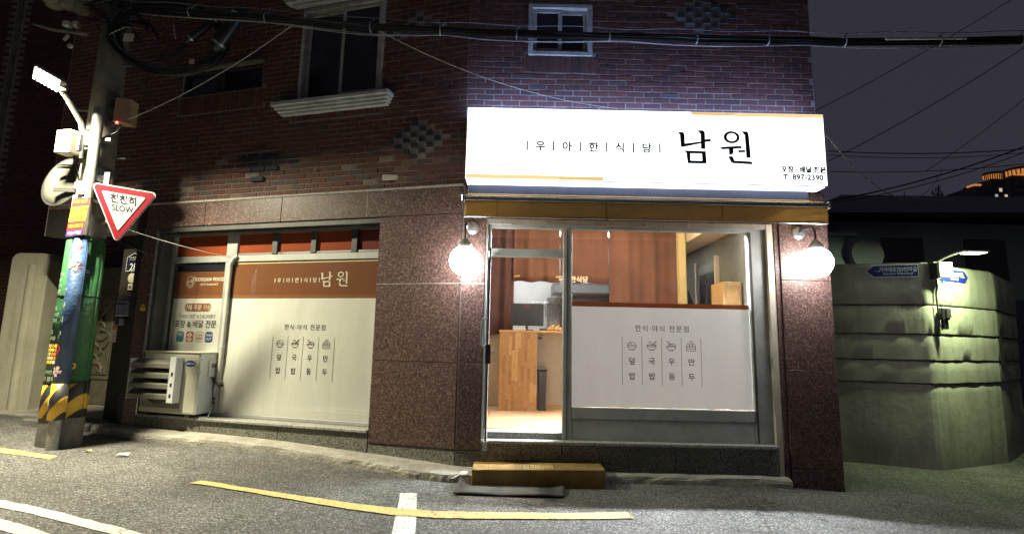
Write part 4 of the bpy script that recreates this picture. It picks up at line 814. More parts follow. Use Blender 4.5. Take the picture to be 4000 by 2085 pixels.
def scrap(nm, x, y, pts, lab, mt, cat=None):
    cat = cat or mt
    rows = [(x + p[0], y + p[1], gz(x, y) + .012 + p[2]) for p in pts]; n = len(rows)
    return tag(MB().add(rows, [tuple(range(n))]).ob(nm, mt, solid=.003, fix=False), lab, cat)
scrap('paper_scrap', -3.476, -.04, [(-.07, -.03, 0), (-.01, -.035, .02), (.06, -.02, .0), (.05, .03, .025), (-.02, .04, .01), (-.06, .02, .02)], 'crumpled white paper scrap lying on the road near the pole', 'paper')
scrap('dry_leaf', -3.96, .106, [(-.06, .02, 0), (-.01, -.01, .015), (.07, -.02, .0), (.05, .01, .02), (-.01, .03, .005)], 'small tan leaf on the road beside the pole', 'leaf')
scrap('paper_scrap', .12, -.30, [(-.05, -.03, .08), (.03, -.03, .085), (.04, .03, .1), (-.03, .03, .1)], 'small white paper tucked at the left end of the yellow step', 'paper')
for k, (x, y) in enumerate(((-.35, -2.0), (1.05, -1.05), (-1.45, -1.9), (-2.6, -.45))):
    scrap('dry_leaf' if k != 1 else 'crumb', x, y, [(-.02, .0, 0), (0, -.012, .006), (.025, .0, .0), (0, .012, .004)], ['dark leaf flake lying right of the worn white road bar', 'pale crumb on the asphalt between mat and yellow line', 'dark leaf flake between white kerb band and yellow line', 'pale leaf flake on the open asphalt left of the long yellow line'][k], 'leaf' if k != 1 else 'paper', 'leaf' if k != 1 else 'crumb')
# ================================================================== air conditioner and what hangs on the left facade
ac = thing('air_conditioner', 'cream outdoor air conditioner unit on the sill with louvred air guide', 'air conditioner', LF(3.87, -.05, .5))
A0, A1, AZ0, AZ1, AO = 3.42, 4.33, .535, 1.295, .09
MB(LF).box(A0 + .012, A1, -.24, AO, AZ0, AZ1 - .02).ob('body', 'acwhite', ac, bevel=.025, seg=3)
MB(LF).box(A0 - .01, A1 + .01, -.25, AO + .01, AZ1 - .022, AZ1).ob('top_cover', 'acwhite', ac, bevel=.008)
MB(LF).box(A0, A0 + .011, -.235, AO - .012, AZ0 + .01, AZ1 - .025).ob('side_panel', 'acpanel', ac, bevel=.002)
for z in (.62, .85, 1.05, 1.2):
    for oo in (AO - .03, -.215): MB(LF).tube([(A0, oo, z), (A0 - .004, oo, z)], .005).ob('screw', 'steeldark', ac)
MB(LF).box(A0 - .014, A0 - .001, -.20, -.05, .98, 1.20).ob('valve_cover', 'acpanel', ac, bevel=.008); MB(LF).box(A0 - .016, A0 - .0145, -.165, -.09, 1.10, 1.15).ob('label_window', 'louver', ac)
for z in (.66, .72): MB(LF).tube([(A0 - .01, -.17, z), (A0 - .05, -.17, z)], .012).ob('valve', 'steeldark', ac)
MB(LF).box(A0 + .25, A1 - .02, AO + .001, AO + .004, .60, .68).ob('lower_band', 'louver', ac)
for x in (A0 + .1, A1 - .15): MB(LF).box(x, x + .06, -.24, AO - .01, .502, .534).ob('foot', 'steeldark', ac)
MB(LF).lathe([(.285, AO + .002), (.285, AO + .02), (.265, AO + .02), (.265, AO + .002)], (4.02, 0, .92), 36, 'y').ob('fan_ring', 'louver', ac)
MB(LF).box(3.80, 4.26, AO + .003, AO + .012, .70, 1.16).ob('fan_opening', 'steeldark', ac)
for i in range(4):
    z = .735 + .125 * i
    MB(LF).add([(3.765, AO + .02, z + .075), (4.40, AO + .02, z + .075), (4.40, AO + .115, z + .022), (3.765, AO + .115, z + .022), (3.765, AO + .02, z + .083), (4.40, AO + .02, z + .083), (4.40, AO + .122, z + .03), (3.765, AO + .122, z + .03), (4.40, AO + .115, z - .02), (3.765, AO + .115, z - .02), (4.40, AO + .122, z - .02), (3.765, AO + .122, z - .02)],
        [(0, 1, 2, 3), (7, 6, 5, 4), (3, 2, 8, 9), (6, 7, 11, 10), (9, 8, 10, 11), (4, 0, 3, 7), (5, 1, 2, 6), (0, 4, 5, 1)]).ob('louver', 'louver', ac)
MB(LF).box(3.665, 3.762, AO + .012, AO + .125, .675, 1.225).ob('guide_side', 'acpanel', ac, bevel=.004); MB(LF).box(4.402, 4.41, AO + .012, AO + .125, .70, 1.2).ob('guide_side', 'acpanel', ac, bevel=.002)
for z in (.76, .89, 1.02): MB(LF).box(3.695, 3.725, AO + .1255, AO + .127, z - .022, z + .022).ob('slot', 'black', ac, bevel=.0)
MB().add([LF(-u, AO + .003, v) for u, v in arc(-3.565, 1.15, .085, .038, 0, 360, 28)[:-1]], [tuple(range(28))]).ob('emblem', 'ink_blue', ac, fix=False)
text(ac, 'SAMSUNG', .036, (-3.565, 1.15), lambda u, v: LF(-u, AO + .005, v), 'ink_white', .014, sx=.85)
for k in range(2): MB(LF).tube([(A0 - .012, -.13 + .03 * k, .985), (A0 - .05, -.14 + .03 * k, .93), (A0 - .09, -.17, .88 - .02 * k), (A0 - .13, -.20, .88)], .006).ob('cord', 'cable', ac, smooth=True)
pb = thing('pipe_bundle', 'taped pale refrigerant pipe climbing from the air conditioner to the window head', 'pipe', LF(3.35, -.17, .5))
MB(LF).tube([(3.43, -.19, .70), (3.40, -.19, .80), (3.36, -.18, .95), (3.335, -.165, 1.2), (3.33, -.16, 1.7), (3.325, -.155, 2.3), (3.32, -.155, 2.44), (3.28, -.16, 2.50), (3.24, -.17, 2.53)], [.026, .03, .033, .03, .029, .028, .028, .026, .02], 12).ob('pipe', 'pvc', pb, smooth=True)
MB(LF).tube([(3.40, -.15, .66), (3.36, -.12, .60), (3.30, .0, .51), (3.42, .03, .508)], .006).ob('drain_hose', 'cable_grey', pb, smooth=True)
MB(LF).tube([(3.42, -.15, .98), (3.38, -.12, .80), (3.40, -.16, .66)], .005).ob('cord', 'cable', pb, smooth=True)
for z in (.93, 1.35, 1.8): MB(LF).tube([(3.334, -.163, z), (3.333, -.163, z + .02)], .034, 12).ob('tape_band', 'cable_white', pb)
tp = MB(LF).box(4.50, 4.56, .0205, .022, 1.86, 1.885); tp.box(4.485, 4.575, .0205, .022, 1.80, 1.85); tag(tp.ob('sticker', 'tape'), 'small yellow stickers on the narrow granite strip', 'sticker')
# ================================================================== recessed gate to the left
struct(MB(LF).box(4.66, 8.3, -2.4, -.27, -.1, .32).ob('entry_floor', 'kerb', bevel=.01))
rw = thing('recess_wall', 'dark tiled side wall of the entrance recess beside the house number plate', 'wall', LF(5.0, -.5, .3))
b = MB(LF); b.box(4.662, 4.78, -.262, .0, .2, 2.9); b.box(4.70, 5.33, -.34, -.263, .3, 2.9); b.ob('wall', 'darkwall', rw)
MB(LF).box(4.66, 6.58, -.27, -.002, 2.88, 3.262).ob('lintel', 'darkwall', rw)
npl = thing('house_number_plate', 'dark blue house number plate 28 with peaked top', 'plate', LF(5.1, -.3, 2.3))
P5 = [(-5.235, 2.365), (-4.965, 2.365), (-4.965, 2.57), (-5.10, 2.635), (-5.235, 2.57)]
MB().add([LF(-u, -.258, v) for u, v in P5] + [LF(-u, -.246, v) for u, v in P5], [tuple(range(5)), tuple(range(9, 4, -1))] + [(i, (i + 1) % 5, 5 + (i + 1) % 5, 5 + i) for i in range(5)]).ob('plate', 'numplate', npl)
b = MB(); ribbon(b, [(u * .96 - .204, v * .94 + .148) for u, v in P5 + P5[:1]], .008, lambda u, v: LF(-u, -.243, v)); b.ob('border', 'ink_white', npl, fix=False)
text(npl, '28', .135, (-5.10, 2.43), lambda u, v: LF(-u, -.243, v), 'ink_white', .01); text(npl, '가야대로703번길', .028, (-5.10, 2.56), lambda u, v: LF(-u, -.243, v), 'ink_white')
text(npl, 'Gaya-daero 703beon-gil', .018, (-5.10, 2.53), lambda u, v: LF(-u, -.243, v), 'ink_white')
ic = thing('intercom', 'pale round doorbell with square button under the number plate', 'intercom', LF(5.1, -.25, 2.1)); MB(LF).lathe([(.07, -.262), (.07, -.24), (.05, -.232)], (5.1, 0, 2.27), 24, 'y').ob('speaker', 'boxpaint', ic, smooth=True); MB(LF).box(5.055, 5.145, -.262, -.235, 2.10, 2.19).ob('button_plate', 'boxpaint', ic, bevel=.004); MB(LF).box(5.085, 5.115, -.2345, -.228, 2.13, 2.16).ob('button', 'black', ic)
mb = thing('letter_box', 'small steel letter box on the dark recess wall', 'letter box', LF(5.15, -.25, 1.7)); MB(LF).box(5.02, 5.26, -.262, -.18, 1.74, 1.95).ob('box', 'steel', mb, bevel=.008); MB(LF).box(5.05, 5.23, -.1795, -.176, 1.90, 1.92).ob('slot', 'black', mb); MB(LF).box(5.10, 5.2, -.262, -.2, 1.62, 1.70).ob('latch', 'steel', mb, bevel=.004)
nt_ = MB(LF).box(5.27, 5.36, -.262, -.258, 1.38, 1.62); tag(nt_.ob('notice', 'paper'), 'small white and orange notice on the dark wall beside the gate', 'notice'); MB(LF).box(5.275, 5.355, -.2575, -.2565, 1.55, 1.615).ob('header', 'ink_orange', bpy.data.objects['notice'])
gt = thing('entrance_gate', 'bronze coloured ornamental metal gate with raised dragon relief panel', 'gate', LF(7.3, -1.6, .32))
GS0, GS1, GO = 6.80, 7.80, -1.62
MB(LF).box(GS0, GS1, GO - .04, GO, .33, 2.62).ob('leaf', 'gatebronze', gt, bevel=.005)
b = MB(LF)
for e, w in ((.12, .045), (.20, .02)):
    a0, a1, z0, z1 = 6.93 + e - .12, 7.66 - e + .12, .62 + e, 2.36 - e
    for q in ((a0, a1, z1 - w, z1), (a0, a1, z0, z0 + w), (a0, a0 + w, z0 + w, z1 - w), (a1 - w, a1, z0 + w, z1 - w)): b.box(q[0], q[1], GO + .001, GO + .025, q[2], q[3])
b.ob('moulding', 'gatebronze', gt, bevel=.006)
rr = random.Random(5)
for k in range(9):
    z = .95 + .13 * k; a = 7.28 + .12 * math.sin(k * 1.3)
    MB(LF).tube([(a + .15 * math.cos(q * .7 + k), GO + .012 + .012 * math.sin(q * 1.5), z + .09 * math.sin(q * .9 + k * .8)) for q in range(9)], [.008, .018, .026, .03, .028, .026, .022, .016, .006], 8).ob('relief', 'gatebronze', gt, smooth=True)
for z in [.80 + .085 * i for i in range(17)]: MB(LF).box(7.545, 7.585, GO + .001, GO + .016, z, z + .065).ob('tile', 'gatebronze', gt)
gp = thing('gate_post', 'rounded cream rendered gate post wall beside the bronze gate', 'post', (-7.1, 3.1, .3))
P = [(-7.42, .1), (-6.82, .1), (-6.82, 2.60)] + [(-6.92 + .1 * math.cos(math.radians(a)), 2.62 + .12 * math.sin(math.radians(a))) for a in (10, 35, 60, 85)] + [(-7.30 + .12 * math.cos(math.radians(a)), 2.62 + .12 * math.sin(math.radians(a))) for a in (95, 125, 155, 180)]
MB().prism(P, 2.95, 3.5).ob('post', 'gatepost', gp, bevel=.02, seg=2); MB().tube([(-7.05, 2.95, .15), (-7.05, 2.95, 2.55)], .07, 14).ob('rounded_rib', 'gatepost', gp, smooth=True)
sb = tag(MB().add([LF(*p) for p in ((5.0, -.2, .1), (6.1, -.2, .1), (6.1, .28, .1), (5.0, .22, .1), (5.0, -.2, .36), (6.1, -.2, .37), (6.1, .28, .37), (5.0, .22, .35))], [(0, 3, 2, 1), (4, 5, 6, 7), (0, 1, 5, 4), (1, 2, 6, 5), (2, 3, 7, 6), (3, 0, 4, 7)]).ob('stone_step', 'concrete', bevel=.02), 'worn low concrete step before the dark entrance recess', 'step')
# neighbouring brick house
nb = thing('brick_house', 'dark brick house at the far left with a pale corner joint', 'house', (-9.5, 6, .3))
MB().box(-14.5, -6.2, 4.6, 10.5, 0, 9.5).ob('wall', 'mortar', nb)
b = MB(); z = .4; row = 0
while z < 9.3:
    x = -14.4 - (.11 if row % 2 else 0)
    while x < -6.3:
        if not (abs(x + .1 + 9.35) < .12):
            vs, fs = brick_geo(BL, BH); b.add([(x + .1 + p[0], 4.598 + p[1] * .3, z + p[2]) for p in vs], fs, PAL[rnd.choice([2, 3, 6, 3, 5])])
        x += PL
    z += PH; row += 1
o = b.ob('bricks', 'brick', nb, fix=False); o['kind'] = 'stuff'
MB().box(-9.41, -9.33, 4.575, 4.599, 0, 9.4).ob('corner_joint', 'concrete', nb)
MB().box(-14.6, -6.1, 4.5, 10.6, 9.5, 9.7).ob('roof', 'concrete', nb)
# ================================================================== utility pole, wraps and fittings
PX, PY = -4.52, .46; pz = gz(PX, PY) - .03
up = thing('utility_pole', 'tall concrete utility pole wrapped in a green poster and hazard stripes', 'pole', (PX, PY, pz))
def prad(z): return .222 - .013 * (z - pz)
def tube_shell(z0, z1, e, name, mat, parent, a0=0, a1=360, n=36, cx=PX, cy=PY, rf=prad):
    A = [];
    for z in (z0, z1):
        A.append([(cx + (rf(z) + e) * math.cos(math.radians(a0 + (a1 - a0) * i / n)), cy + (rf(z) + e) * math.sin(math.radians(a0 + (a1 - a0) * i / n)), z) for i in range(n + 1)])
    return MB().grid(A).ob(name, mat, parent, smooth=True, fix=False, solid=.002)
MB().lathe([(prad(z), z) for z in (pz, 2, 4, 6, 8.5)], (PX, PY, 0), 32).ob('shaft', 'concrete', up, smooth=True)
tube_shell(.93, 2.60, .006, 'green_wrap', 'wrap_green', up); tube_shell(.56, .945, .009, 'hazard_wrap', 'hazard', up)
for z, m in ((2.585, 'cable'), (1.90, 'cable'), (.935, 'cable')): tube_shell(z, z + .02, .013, 'strap', m, up)
tube_shell(3.28, 3.46, .006, 'steel_band', 'alubright', up); tube_shell(3.02, 3.10, .006, 'steel_band', 'galv', up)
for z, a in ((3.60, -5), (4.2, 185), (4.8, -5)): MB().tube([(PX + prad(z) * math.cos(math.radians(a)), PY + prad(z) * math.sin(math.radians(a)), z), (PX + (prad(z) + .17) * math.cos(math.radians(a)), PY + (prad(z) + .17) * math.sin(math.radians(a)), z)], .011).ob('climbing_bolt', 'galv', up)
def cylmap(cx, cy, rf, e): return lambda u, v: (cx + (rf(v) + e) * math.sin(u / rf(v)), cy - (rf(v) + e) * math.cos(u / rf(v)), v)
cm = cylmap(PX, PY, prad, .0095)
words = ['부산진구 안전마을', '우리 동네 함께', '지키는 푸른 거리', '쓰레기는 정해진', '시간에 내놓아요', '', '깨끗한 골목길', '서로 배려하는 이웃', '밝은 밤길 만들기', '', '불법 광고물', '부착을 하지 맙시다']
for i, wd in enumerate(words):
    if wd: text(up, wd, .05, (-.215, 2.16 - .066 * i), cm, 'ink_pale', .004, sx=.8)
text(up, '안내 말씀', .045, (.10, 2.20), cm, 'ink_pale', .004); text(up, '주민과 함께', .06, (-.13, .985), cm, 'ink_pale', .008); text(up, '클린 캠페인', .045, (-.14, 1.06), cm, 'ink_pale')
for i in range(6):
    for j in range(5):
        MB().add([cm(u, v) for u, v in arc(-.235 + .04 * i + .01 * (j % 2), 1.17 + .045 * j, .02, .022, 0, 360, 8)[:-1]], [tuple(range(8))]).ob('flower_print', rnd.choice(['ink_yellow', 'ink_orange', 'ink_palepink', 'ink_pale', 'ink_yellow']), up, fix=False)
for (u, v) in ((.10, 1.05), (.155, 1.13), (.055, 1.16)):
    MB().add([cm(a, c) for a, c in arc(u, v, .035, .037, 0, 360, 14)[:-1]], [tuple(range(14))]).ob('sunflower_print', 'ink_yellow', up, fix=False); MB().add([cylmap(PX, PY, prad, .0115)(a, c) for a, c in arc(u, v, .015, .016, 0, 360, 10)[:-1]], [tuple(range(10))]).ob('sunflower_print', 'ink_brown', up, fix=False)
for (u, v, w, h, mt) in ((-.20, .745, .085, .12, 'ink_red'), (.03, .735, .10, .075, 'ink_white')):
    MB().add([cylmap(PX, PY, prad, .0125)(u + a * w, v + c * h) for a, c in ((-.5, -.5), (.5, -.5), (.5, .5), (-.5, .5))], [(0, 1, 2, 3)]).ob('sticker', mt, up, fix=False)
text(up, '주의', .04, (-.20, .765), cylmap(PX, PY, prad, .0145), 'ink_white'); text(up, '고압주의', .022, (-.20, .715), cylmap(PX, PY, prad, .0145), 'ink_white')
# street lamp on its own steel tube
LX, LY = -4.385, .17; lz = gz(LX, LY) - .02
sl = thing('street_lamp', 'lit LED street lamp on a steel tube with blue flower poster', 'street lamp', (LX, LY, lz))
def lr(z): return .062
MB().lathe([(.062, lz), (.062, 4.12), (.05, 4.14)], (LX, LY, 0), 24).ob('tube', 'galv', sl, smooth=True)
tube_shell(.95, 2.60, .018, 'blue_wrap', 'wrap_blue', sl, cx=LX, cy=LY, rf=lr); tube_shell(.56, .947, .021, 'hazard_wrap', 'hazard', sl, cx=LX, cy=LY, rf=lr)
lm = lambda e: cylmap(LX, LY, lambda z: .08, e)
for ch, v in zip('부산진구', (1.95, 1.79, 1.63, 1.47)): text(sl, ch, .10, (-.055, v), lm(.004), 'ink_pale')
def petal(u, v, a, L, mt):
    MB().add([lm(.004)(u + L * (t * math.cos(a) - w * math.sin(a)), v + L * (t * math.sin(a) + w * math.cos(a))) for t, w in ((0, 0), (.45, -.28), (.9, -.2), (.82, 0), (.95, .2), (.5, .28))], [tuple(range(6))]).ob('petal_print', mt, sl, fix=False)
for (u, v) in ((.02, 2.45), (-.03, 2.27), (.05, 2.24), (-.02, 1.08)):
    for k in range(5): petal(u, v, k * 1.257 + u * 9, .068, 'ink_palepink' if k % 2 else 'ink_pink')
b = MB(); ribbon(b, arc(-.06, 1.32, .05, .05, 0, 360, 24), .012, lm(.005)); ribbon(b, [(-.095, 1.285), (-.025, 1.355)], .01, lm(.005)); b.ob('no_litter_mark', 'ink_red', sl, fix=False)
tube_shell(2.575, 2.60, .024, 'strap', 'cable', sl, cx=LX, cy=LY, rf=lr)
for z in (3.1, 3.75): MB().box(LX - .06, LX + .14, LY + .05, LY + .13, z, z + .035).ob('clamp', 'galv', sl)
MB().tube([(LX - .11, LY - .04, 3.5), (LX - .115, LY - .06, 3.8), (LX - .13, LY - .09, 3.92), (LX - .15, LY - .35, 4.13), (LX - .155, LY - .45, 4.19)], [.03, .03, .03, .028, .026], 12).ob('arm', 'galv', sl, smooth=True)
for z in (3.66, 3.86): MB().box(LX - .13, LX + .0, LY - .045, LY + .045, z, z + .03).ob('arm_clamp', 'galv', sl)
# head: slab tilted, its LED side faces down and forward
HC = Vector((-4.645, -.35, 4.262)); hu = Vector((.80, .35, -.42)).normalized(); hn = Vector((.16, -.55, -.80)); hn = (hn - hu * hn.dot(hu)).normalized(); hw = hu.cross(hn).normalized()
def HF(a, b, c): return tuple(HC + hu * a + hw * b + hn * c)
MB(HF).box(-.16, .18, -.09, .09, -.05, .0).ob('head', 'galv', sl, bevel=.02, seg=2); MB(HF).box(-.14, .13, -.07, .07, .001, .006).ob('led_board', 'led', sl)
for i in range(7):
    for s in (-1, 1): MB(HF).box(-.135 + .04 * i, -.115 + .04 * i, s * .078 - .005, s * .078 + .005, .001, .012).ob('led', 'led', sl)
MB().tube([HF(.19, 0, -.03), (LX - .155, LY - .45, 4.19)], .03, 12).ob('knuckle', 'galv', sl)
la = bpy.data.lights.new('street_lamp_light', 'AREA'); la.shape = 'RECTANGLE'; la.size = .32; la.size_y = .2; la.energy = LAMP_W; la.color = (1.0, .93, .66)
lo = bpy.data.objects.new('street_lamp_light', la); COL.objects.link(lo)
ld = Vector((-.05, -.30, -.95)).normalized(); q = ld.to_track_quat('-Z', 'Y'); lo.rotation_euler = q.to_euler(); put(lo, HC + hn * .05, sl)
# fittings hung on the two poles
bxA = thing('control_box', 'cream control box clamped to the street lamp tube', 'box', (-4.86, .1, 3.6)); MB().add([tuple(Vector((-4.60, .06, 3.66)) + Vector((a * .98 + .17 * c, -.18 * a + .98 * c, d))) for a, c, d in ((-.10, -.09, -.135), (.10, -.09, -.135), (.10, .09, -.135), (-.10, .09, -.135), (-.10, -.09, .135), (.10, -.09, .135), (.10, .09, .135), (-.10, .09, .135))], [(0, 3, 2, 1), (4, 5, 6, 7), (0, 1, 5, 4), (1, 2, 6, 5), (2, 3, 7, 6), (3, 0, 4, 7)]).ob('case', 'boxpaint', bxA, bevel=.008)
MB().box(-4.48, -4.44, .0, .05, 3.56, 3.76).ob('hinge', 'steeldark', bxA); MB().tube([(-4.55, .1, 3.53), (-4.54, .1, 3.42), (-4.50, .14, 3.30), (-4.48, .15, 3.2)], .012).ob('cord', 'cable', bxA, smooth=True)
bxB = thing('junction_box', 'rust stained junction box with a small red light on the pole', 'box', (-4.2, .35, 4.0)); MB().add([tuple(Vector((-4.17, .33, 4.15)) + Vector((a, c + .2 * a, d + .05 * a))) for a, c, d in ((-.085, -.08, -.155), (.085, -.08, -.165), (.085, .08, -.165), (-.085, .08, -.155), (-.085, -.08, .155), (.085, -.08, .14), (.085, .08, .14), (-.085, .08, .155))], [(0, 3, 2, 1), (4, 5, 6, 7), (0, 1, 5, 4), (1, 2, 6, 5), (2, 3, 7, 6), (3, 0, 4, 7)]).ob('case', 'boxrust', bxB, bevel=.006)
MB().lathe([(.012, 3.965), (.014, 3.975), (.012, 3.99)], (-4.19, .22, 0), 10).ob('indicator', 'red_led', bxB); MB().box(-4.38, -4.25, .34, .42, 4.05, 4.2).ob('bracket', 'steeldark', bxB); MB().tube([(-4.2, .33, 3.98), (-4.24, .3, 3.88), (-4.36, .27, 3.80), (-4.45, .25, 3.78)], .012).ob('cord', 'cable', bxB, smooth=True)
mr = thing('traffic_mirror', 'back of a round convex traffic mirror on the pole', 'mirror', (-4.85, .3, 3.0)); mc = Vector((-4.76, .24, 3.25))
ma = Vector((-.28, -.94, .2)).normalized(); mq = ma.to_track_quat('Z', 'Y').to_matrix()
def MFm(x, y, z): return tuple(mc + mq @ Vector((x, y, z)))
MB(MFm).lathe([(.02, .03), (.13, .025), (.22, .012), (.285, -.006), (.30, -.02), (.30, -.026), (.02, -.026)], (0, 0, 0), 40).ob('dish', 'mirrorback', mr, smooth=True); MB(MFm).lathe([(.30, -.03), (.312, -.027), (.312, -.012), (.30, -.008)], (0, 0, 0), 40).ob('rim', 'steeldark', mr)
for dz in (-.14, .14): MB().box(-4.76, -4.50, .125, .14, 3.25 + dz - .012, 3.25 + dz + .012).ob('bracket', 'steeldark', mr); MB().box(-4.76, -4.50, .125, .14, 3.25 + dz + .02, 3.25 + dz + .035).ob('bracket', 'steeldark', mr)
MB().box(-4.53, -4.48, .14, .2, 2.92, 3.5).ob('upright', 'boxpaint', mr)
sw = thing('slow_sign', 'red bordered triangular SLOW sign pointing down on the pole', 'sign', (-4.07, .2, 2.47)); TC = Vector((-3.965, .17, 2.95))
def TF(u, v, w=0): 
    a = .10; return (TC.x + u * math.cos(a), TC.y + u * math.sin(a) - w * .99 - v * .16, TC.z + v - w * .12)
def tri(R_, r_):
    P = []
    for k in range(3):
        a = math.radians(-90 + 120 * k); cx, cy = R_ * math.cos(a), R_ * math.sin(a); P += arc(cx, cy, r_, r_, -90 + 120 * k - 60, -90 + 120 * k + 60, 6)
    c, s = math.cos(-.13), math.sin(-.13); return [(x * c - y * s, (x * s + y * c)) for x, y in P]
def plate(P, w0, w1, nm, mt): n = len(P); MB().add([TF(u, v, w0) for u, v in P] + [TF(u, v, w1) for u, v in P], [tuple(range(n)), tuple(range(2 * n - 1, n - 1, -1))] + [(i, (i + 1) % n, n + (i + 1) % n, n + i) for i in range(n)]).ob(nm, mt, sw)
plate(tri(.352, .042), 0, .004, 'plate', 'signwhite'); plate(tri(.343, .034), .005, .0065, 'red_border', 'signred'); plate(tri(.262, .012), .0075, .009, 'white_field', 'signwhite')
text(sw, '천천히', .108, (.02, .078), lambda u, v: TF(u, v - .13 * u, .0096), 'ink', .03); text(sw, 'SLOW', .098, (.01, -.025), lambda u, v: TF(u, v - .13 * u, .0096), 'ink', .016, sx=.86)
MB().tube([(-4.34, .42, 2.80), (-3.97, .21, 2.80)], .025).ob('bracket', 'boxpaint', sw); MB().box(-4.24, -4.18, .20, .215, 3.16, 3.36).ob('bracket', 'alubright', sw)
ad = thing('ad_card', 'yellow and red advert card tied to the street lamp tube', 'advert', (-4.58, .08, 2.6))
def AF(u, v, w=0): return (-4.40 + u + .06 * (v - 2.85), .085 - w, v - .05 + .12 * u)
for z0, z1, mt in ((2.97, 3.07, 'ink_red'), (2.80, 2.97, 'ink_yellow'), (2.70, 2.80, 'ink_red'), (2.63, 2.70, 'ink_purple')): MB().add([AF(-.095, z0), AF(.095, z0), AF(.095, z1), AF(-.095, z1)], [(0, 1, 2, 3)]).ob('card', mt, ad, solid=.003, fix=False)
text(ad, '신축 입주', .062, (0, 2.925), lambda u, v: AF(u, v, .004), 'ink', .012, sx=.8); text(ad, '아파트', .062, (0, 2.845), lambda u, v: AF(u, v, .004), 'ink', .012, sx=.85); text(ad, '934.8376', .056, (0, 2.745), lambda u, v: AF(u, v, .004), 'ink_yellow', .014, sx=.8); text(ad, '9천8백만', .04, (0, 2.665), lambda u, v: AF(u, v, .004), 'ink_white', .01); text(ad, '특별 분양', .04, (0, 3.03), lambda u, v: AF(u, v, .004), 'ink_yellow', .008)
nt2 = thing('pole_tag', 'small white number tag on the street lamp tube', 'tag', (-4.6, .08, 3.1)); MB().box(-4.46, -4.38, .095, .1, 3.07, 3.22).ob('card', 'ink_white', nt2); text(nt2, '9292', .035, (-4.42, 3.17), lambda u, v: (u, .092, v), 'ink_red', .005); text(nt2, '154', .035, (-4.42, 3.12), lambda u, v: (u, .092, v), 'ink_red', .005)
# ================================================================== cables
def sagged(P0, P1, sag, n=18, wob=0, seed=0):
    rr = random.Random(seed); a, b_, c = rr.uniform(0, 6), rr.uniform(.6, 1.6), rr.uniform(0, 6); out = []
    for i in range(n + 1):
        t = i / n; p = Vector(P0).lerp(Vector(P1), t); p.z -= sag * 4 * t * (1 - t)
        p.z += wob * math.sin(t * 9 * b_ + a) * .6; p.y += wob * math.sin(t * 7 * b_ + c); out.append(tuple(p))
    return out
BA, BB = (-4.4, .28, 5.52), (9.0, -1.3, 4.56)
cbn = thing('cable_bundle', 'thick bundle of black overhead cables crossing the whole facade', 'cable', (0, -.5, 4.7))
def bpt(t, dy=0, dz=0):
    K = [(0, (-4.4, .28, 5.50)), (.16, (-2.55, -.44, 5.02)), (.28, (-1.05, -.55, 4.86)), (.40, (.13, -.60, 4.795)), (.56, (1.85, -.64, 4.755)), (.77, (4.12, -.68, 4.735)), (1, (6.9, -.72, 4.80))]
    for (t0, a), (t1, c) in zip(K, K[1:]):
        if t <= t1 + 1e-9:
            u = (t - t0) / (t1 - t0); return (a[0] + (c[0] - a[0]) * u, a[1] + (c[1] - a[1]) * u + dy, a[2] + (c[2] - a[2]) * u + dz)
for k in range(16):
    rr = random.Random(40 + k); dy, dz = rr.uniform(-.035, .035), rr.uniform(-.035, .04); a, f = rr.uniform(0, 6), rr.uniform(.7, 1.3); am = .010 + .018 * (k > 11)
    pts = []
    for i in range(61):
        t = i / 60; e = abs(math.sin(t * 5.5 * math.pi)); pts.append(bpt(t, dy + am * math.sin(t * 16 * f + a) * e, dz - (am * 1.4 * e if k > 11 else 0) + am * .6 * math.cos(t * 13 * f + a) * e))
    MB().tube(pts, rr.choice([.008, .010, .013, .007]) if k < 12 else .0055, 6).ob('cable', ['cable', 'cable', 'cable', 'cable'][k % 4] if k < 12 else ['cable_grey', 'cable_teal', 'cable_grey', 'cable_teal'][k % 4], cbn, smooth=True)
MB().tube([bpt(i / 60, .0, .10 - .01 * math.sin(i)) for i in range(61)], .0045, 6).ob('messenger_wire', 'cable_grey', cbn)
for t in (.10, .185, .28, .36, .44, .532, .62, .69, .765, .85, .92):
    c = Vector(bpt(t)); MB().tube([(c.x + .01 * math.sin(t * 50), c.y + .055 * math.cos(math.radians(q)), c.z + .055 * math.sin(math.radians(q))) for q in range(0, 361, 30)], .006, 6).ob('tie', 'cable_grey', cbn)
    MB().tube([(c.x, c.y, c.z + .05), (c.x + .05, c.y, c.z + .10)], .005, 6).ob('hanger', 'cable_grey', cbn)
c0, c1 = bpt(.80, -.05, .0), bpt(.87, -.05, .0); MB().tube([c0, c1], .012, 8).ob('sleeve', 'cable_white', cbn)
def wire(nm, lab, P0, P1, sag, r, mt, seed=0, n=20, wob=0): return tag(MB().tube(sagged(P0, P1, sag, n, wob, seed), r, 6).ob(nm, mt, smooth=True), lab, 'wire')
wire('drop_wire', 'thin pale wire sloping from the cable bundle down towards the pole', bpt(.215), (-4.35, .35, 3.98), .12, .0045, 'cable_white')
wire('drop_wire', 'pale wire sagging from the cable bundle to the sign box top', bpt(.283), (2.35, -.33, 4.045), .24, .005, 'cable_white')
wire('drop_wire', 'pale wire running from the sign box off over the alley', (3.97, -.3, 3.87), (10.2, 6.5, 5.55), .75, .007, 'cable_grey')
wire('drop_wire', 'thin wire from the SLOW sign to the window pipe head', (-4.2, .4, 2.78), LF(3.28, -.12, 2.50), .03, .004, 'cable_white')
wire('drop_wire', 'thin dark wire just below the pale one beside the sill', (-4.2, .42, 2.62), LF(3.9, .0, 2.38), .03, .003, 'cable')
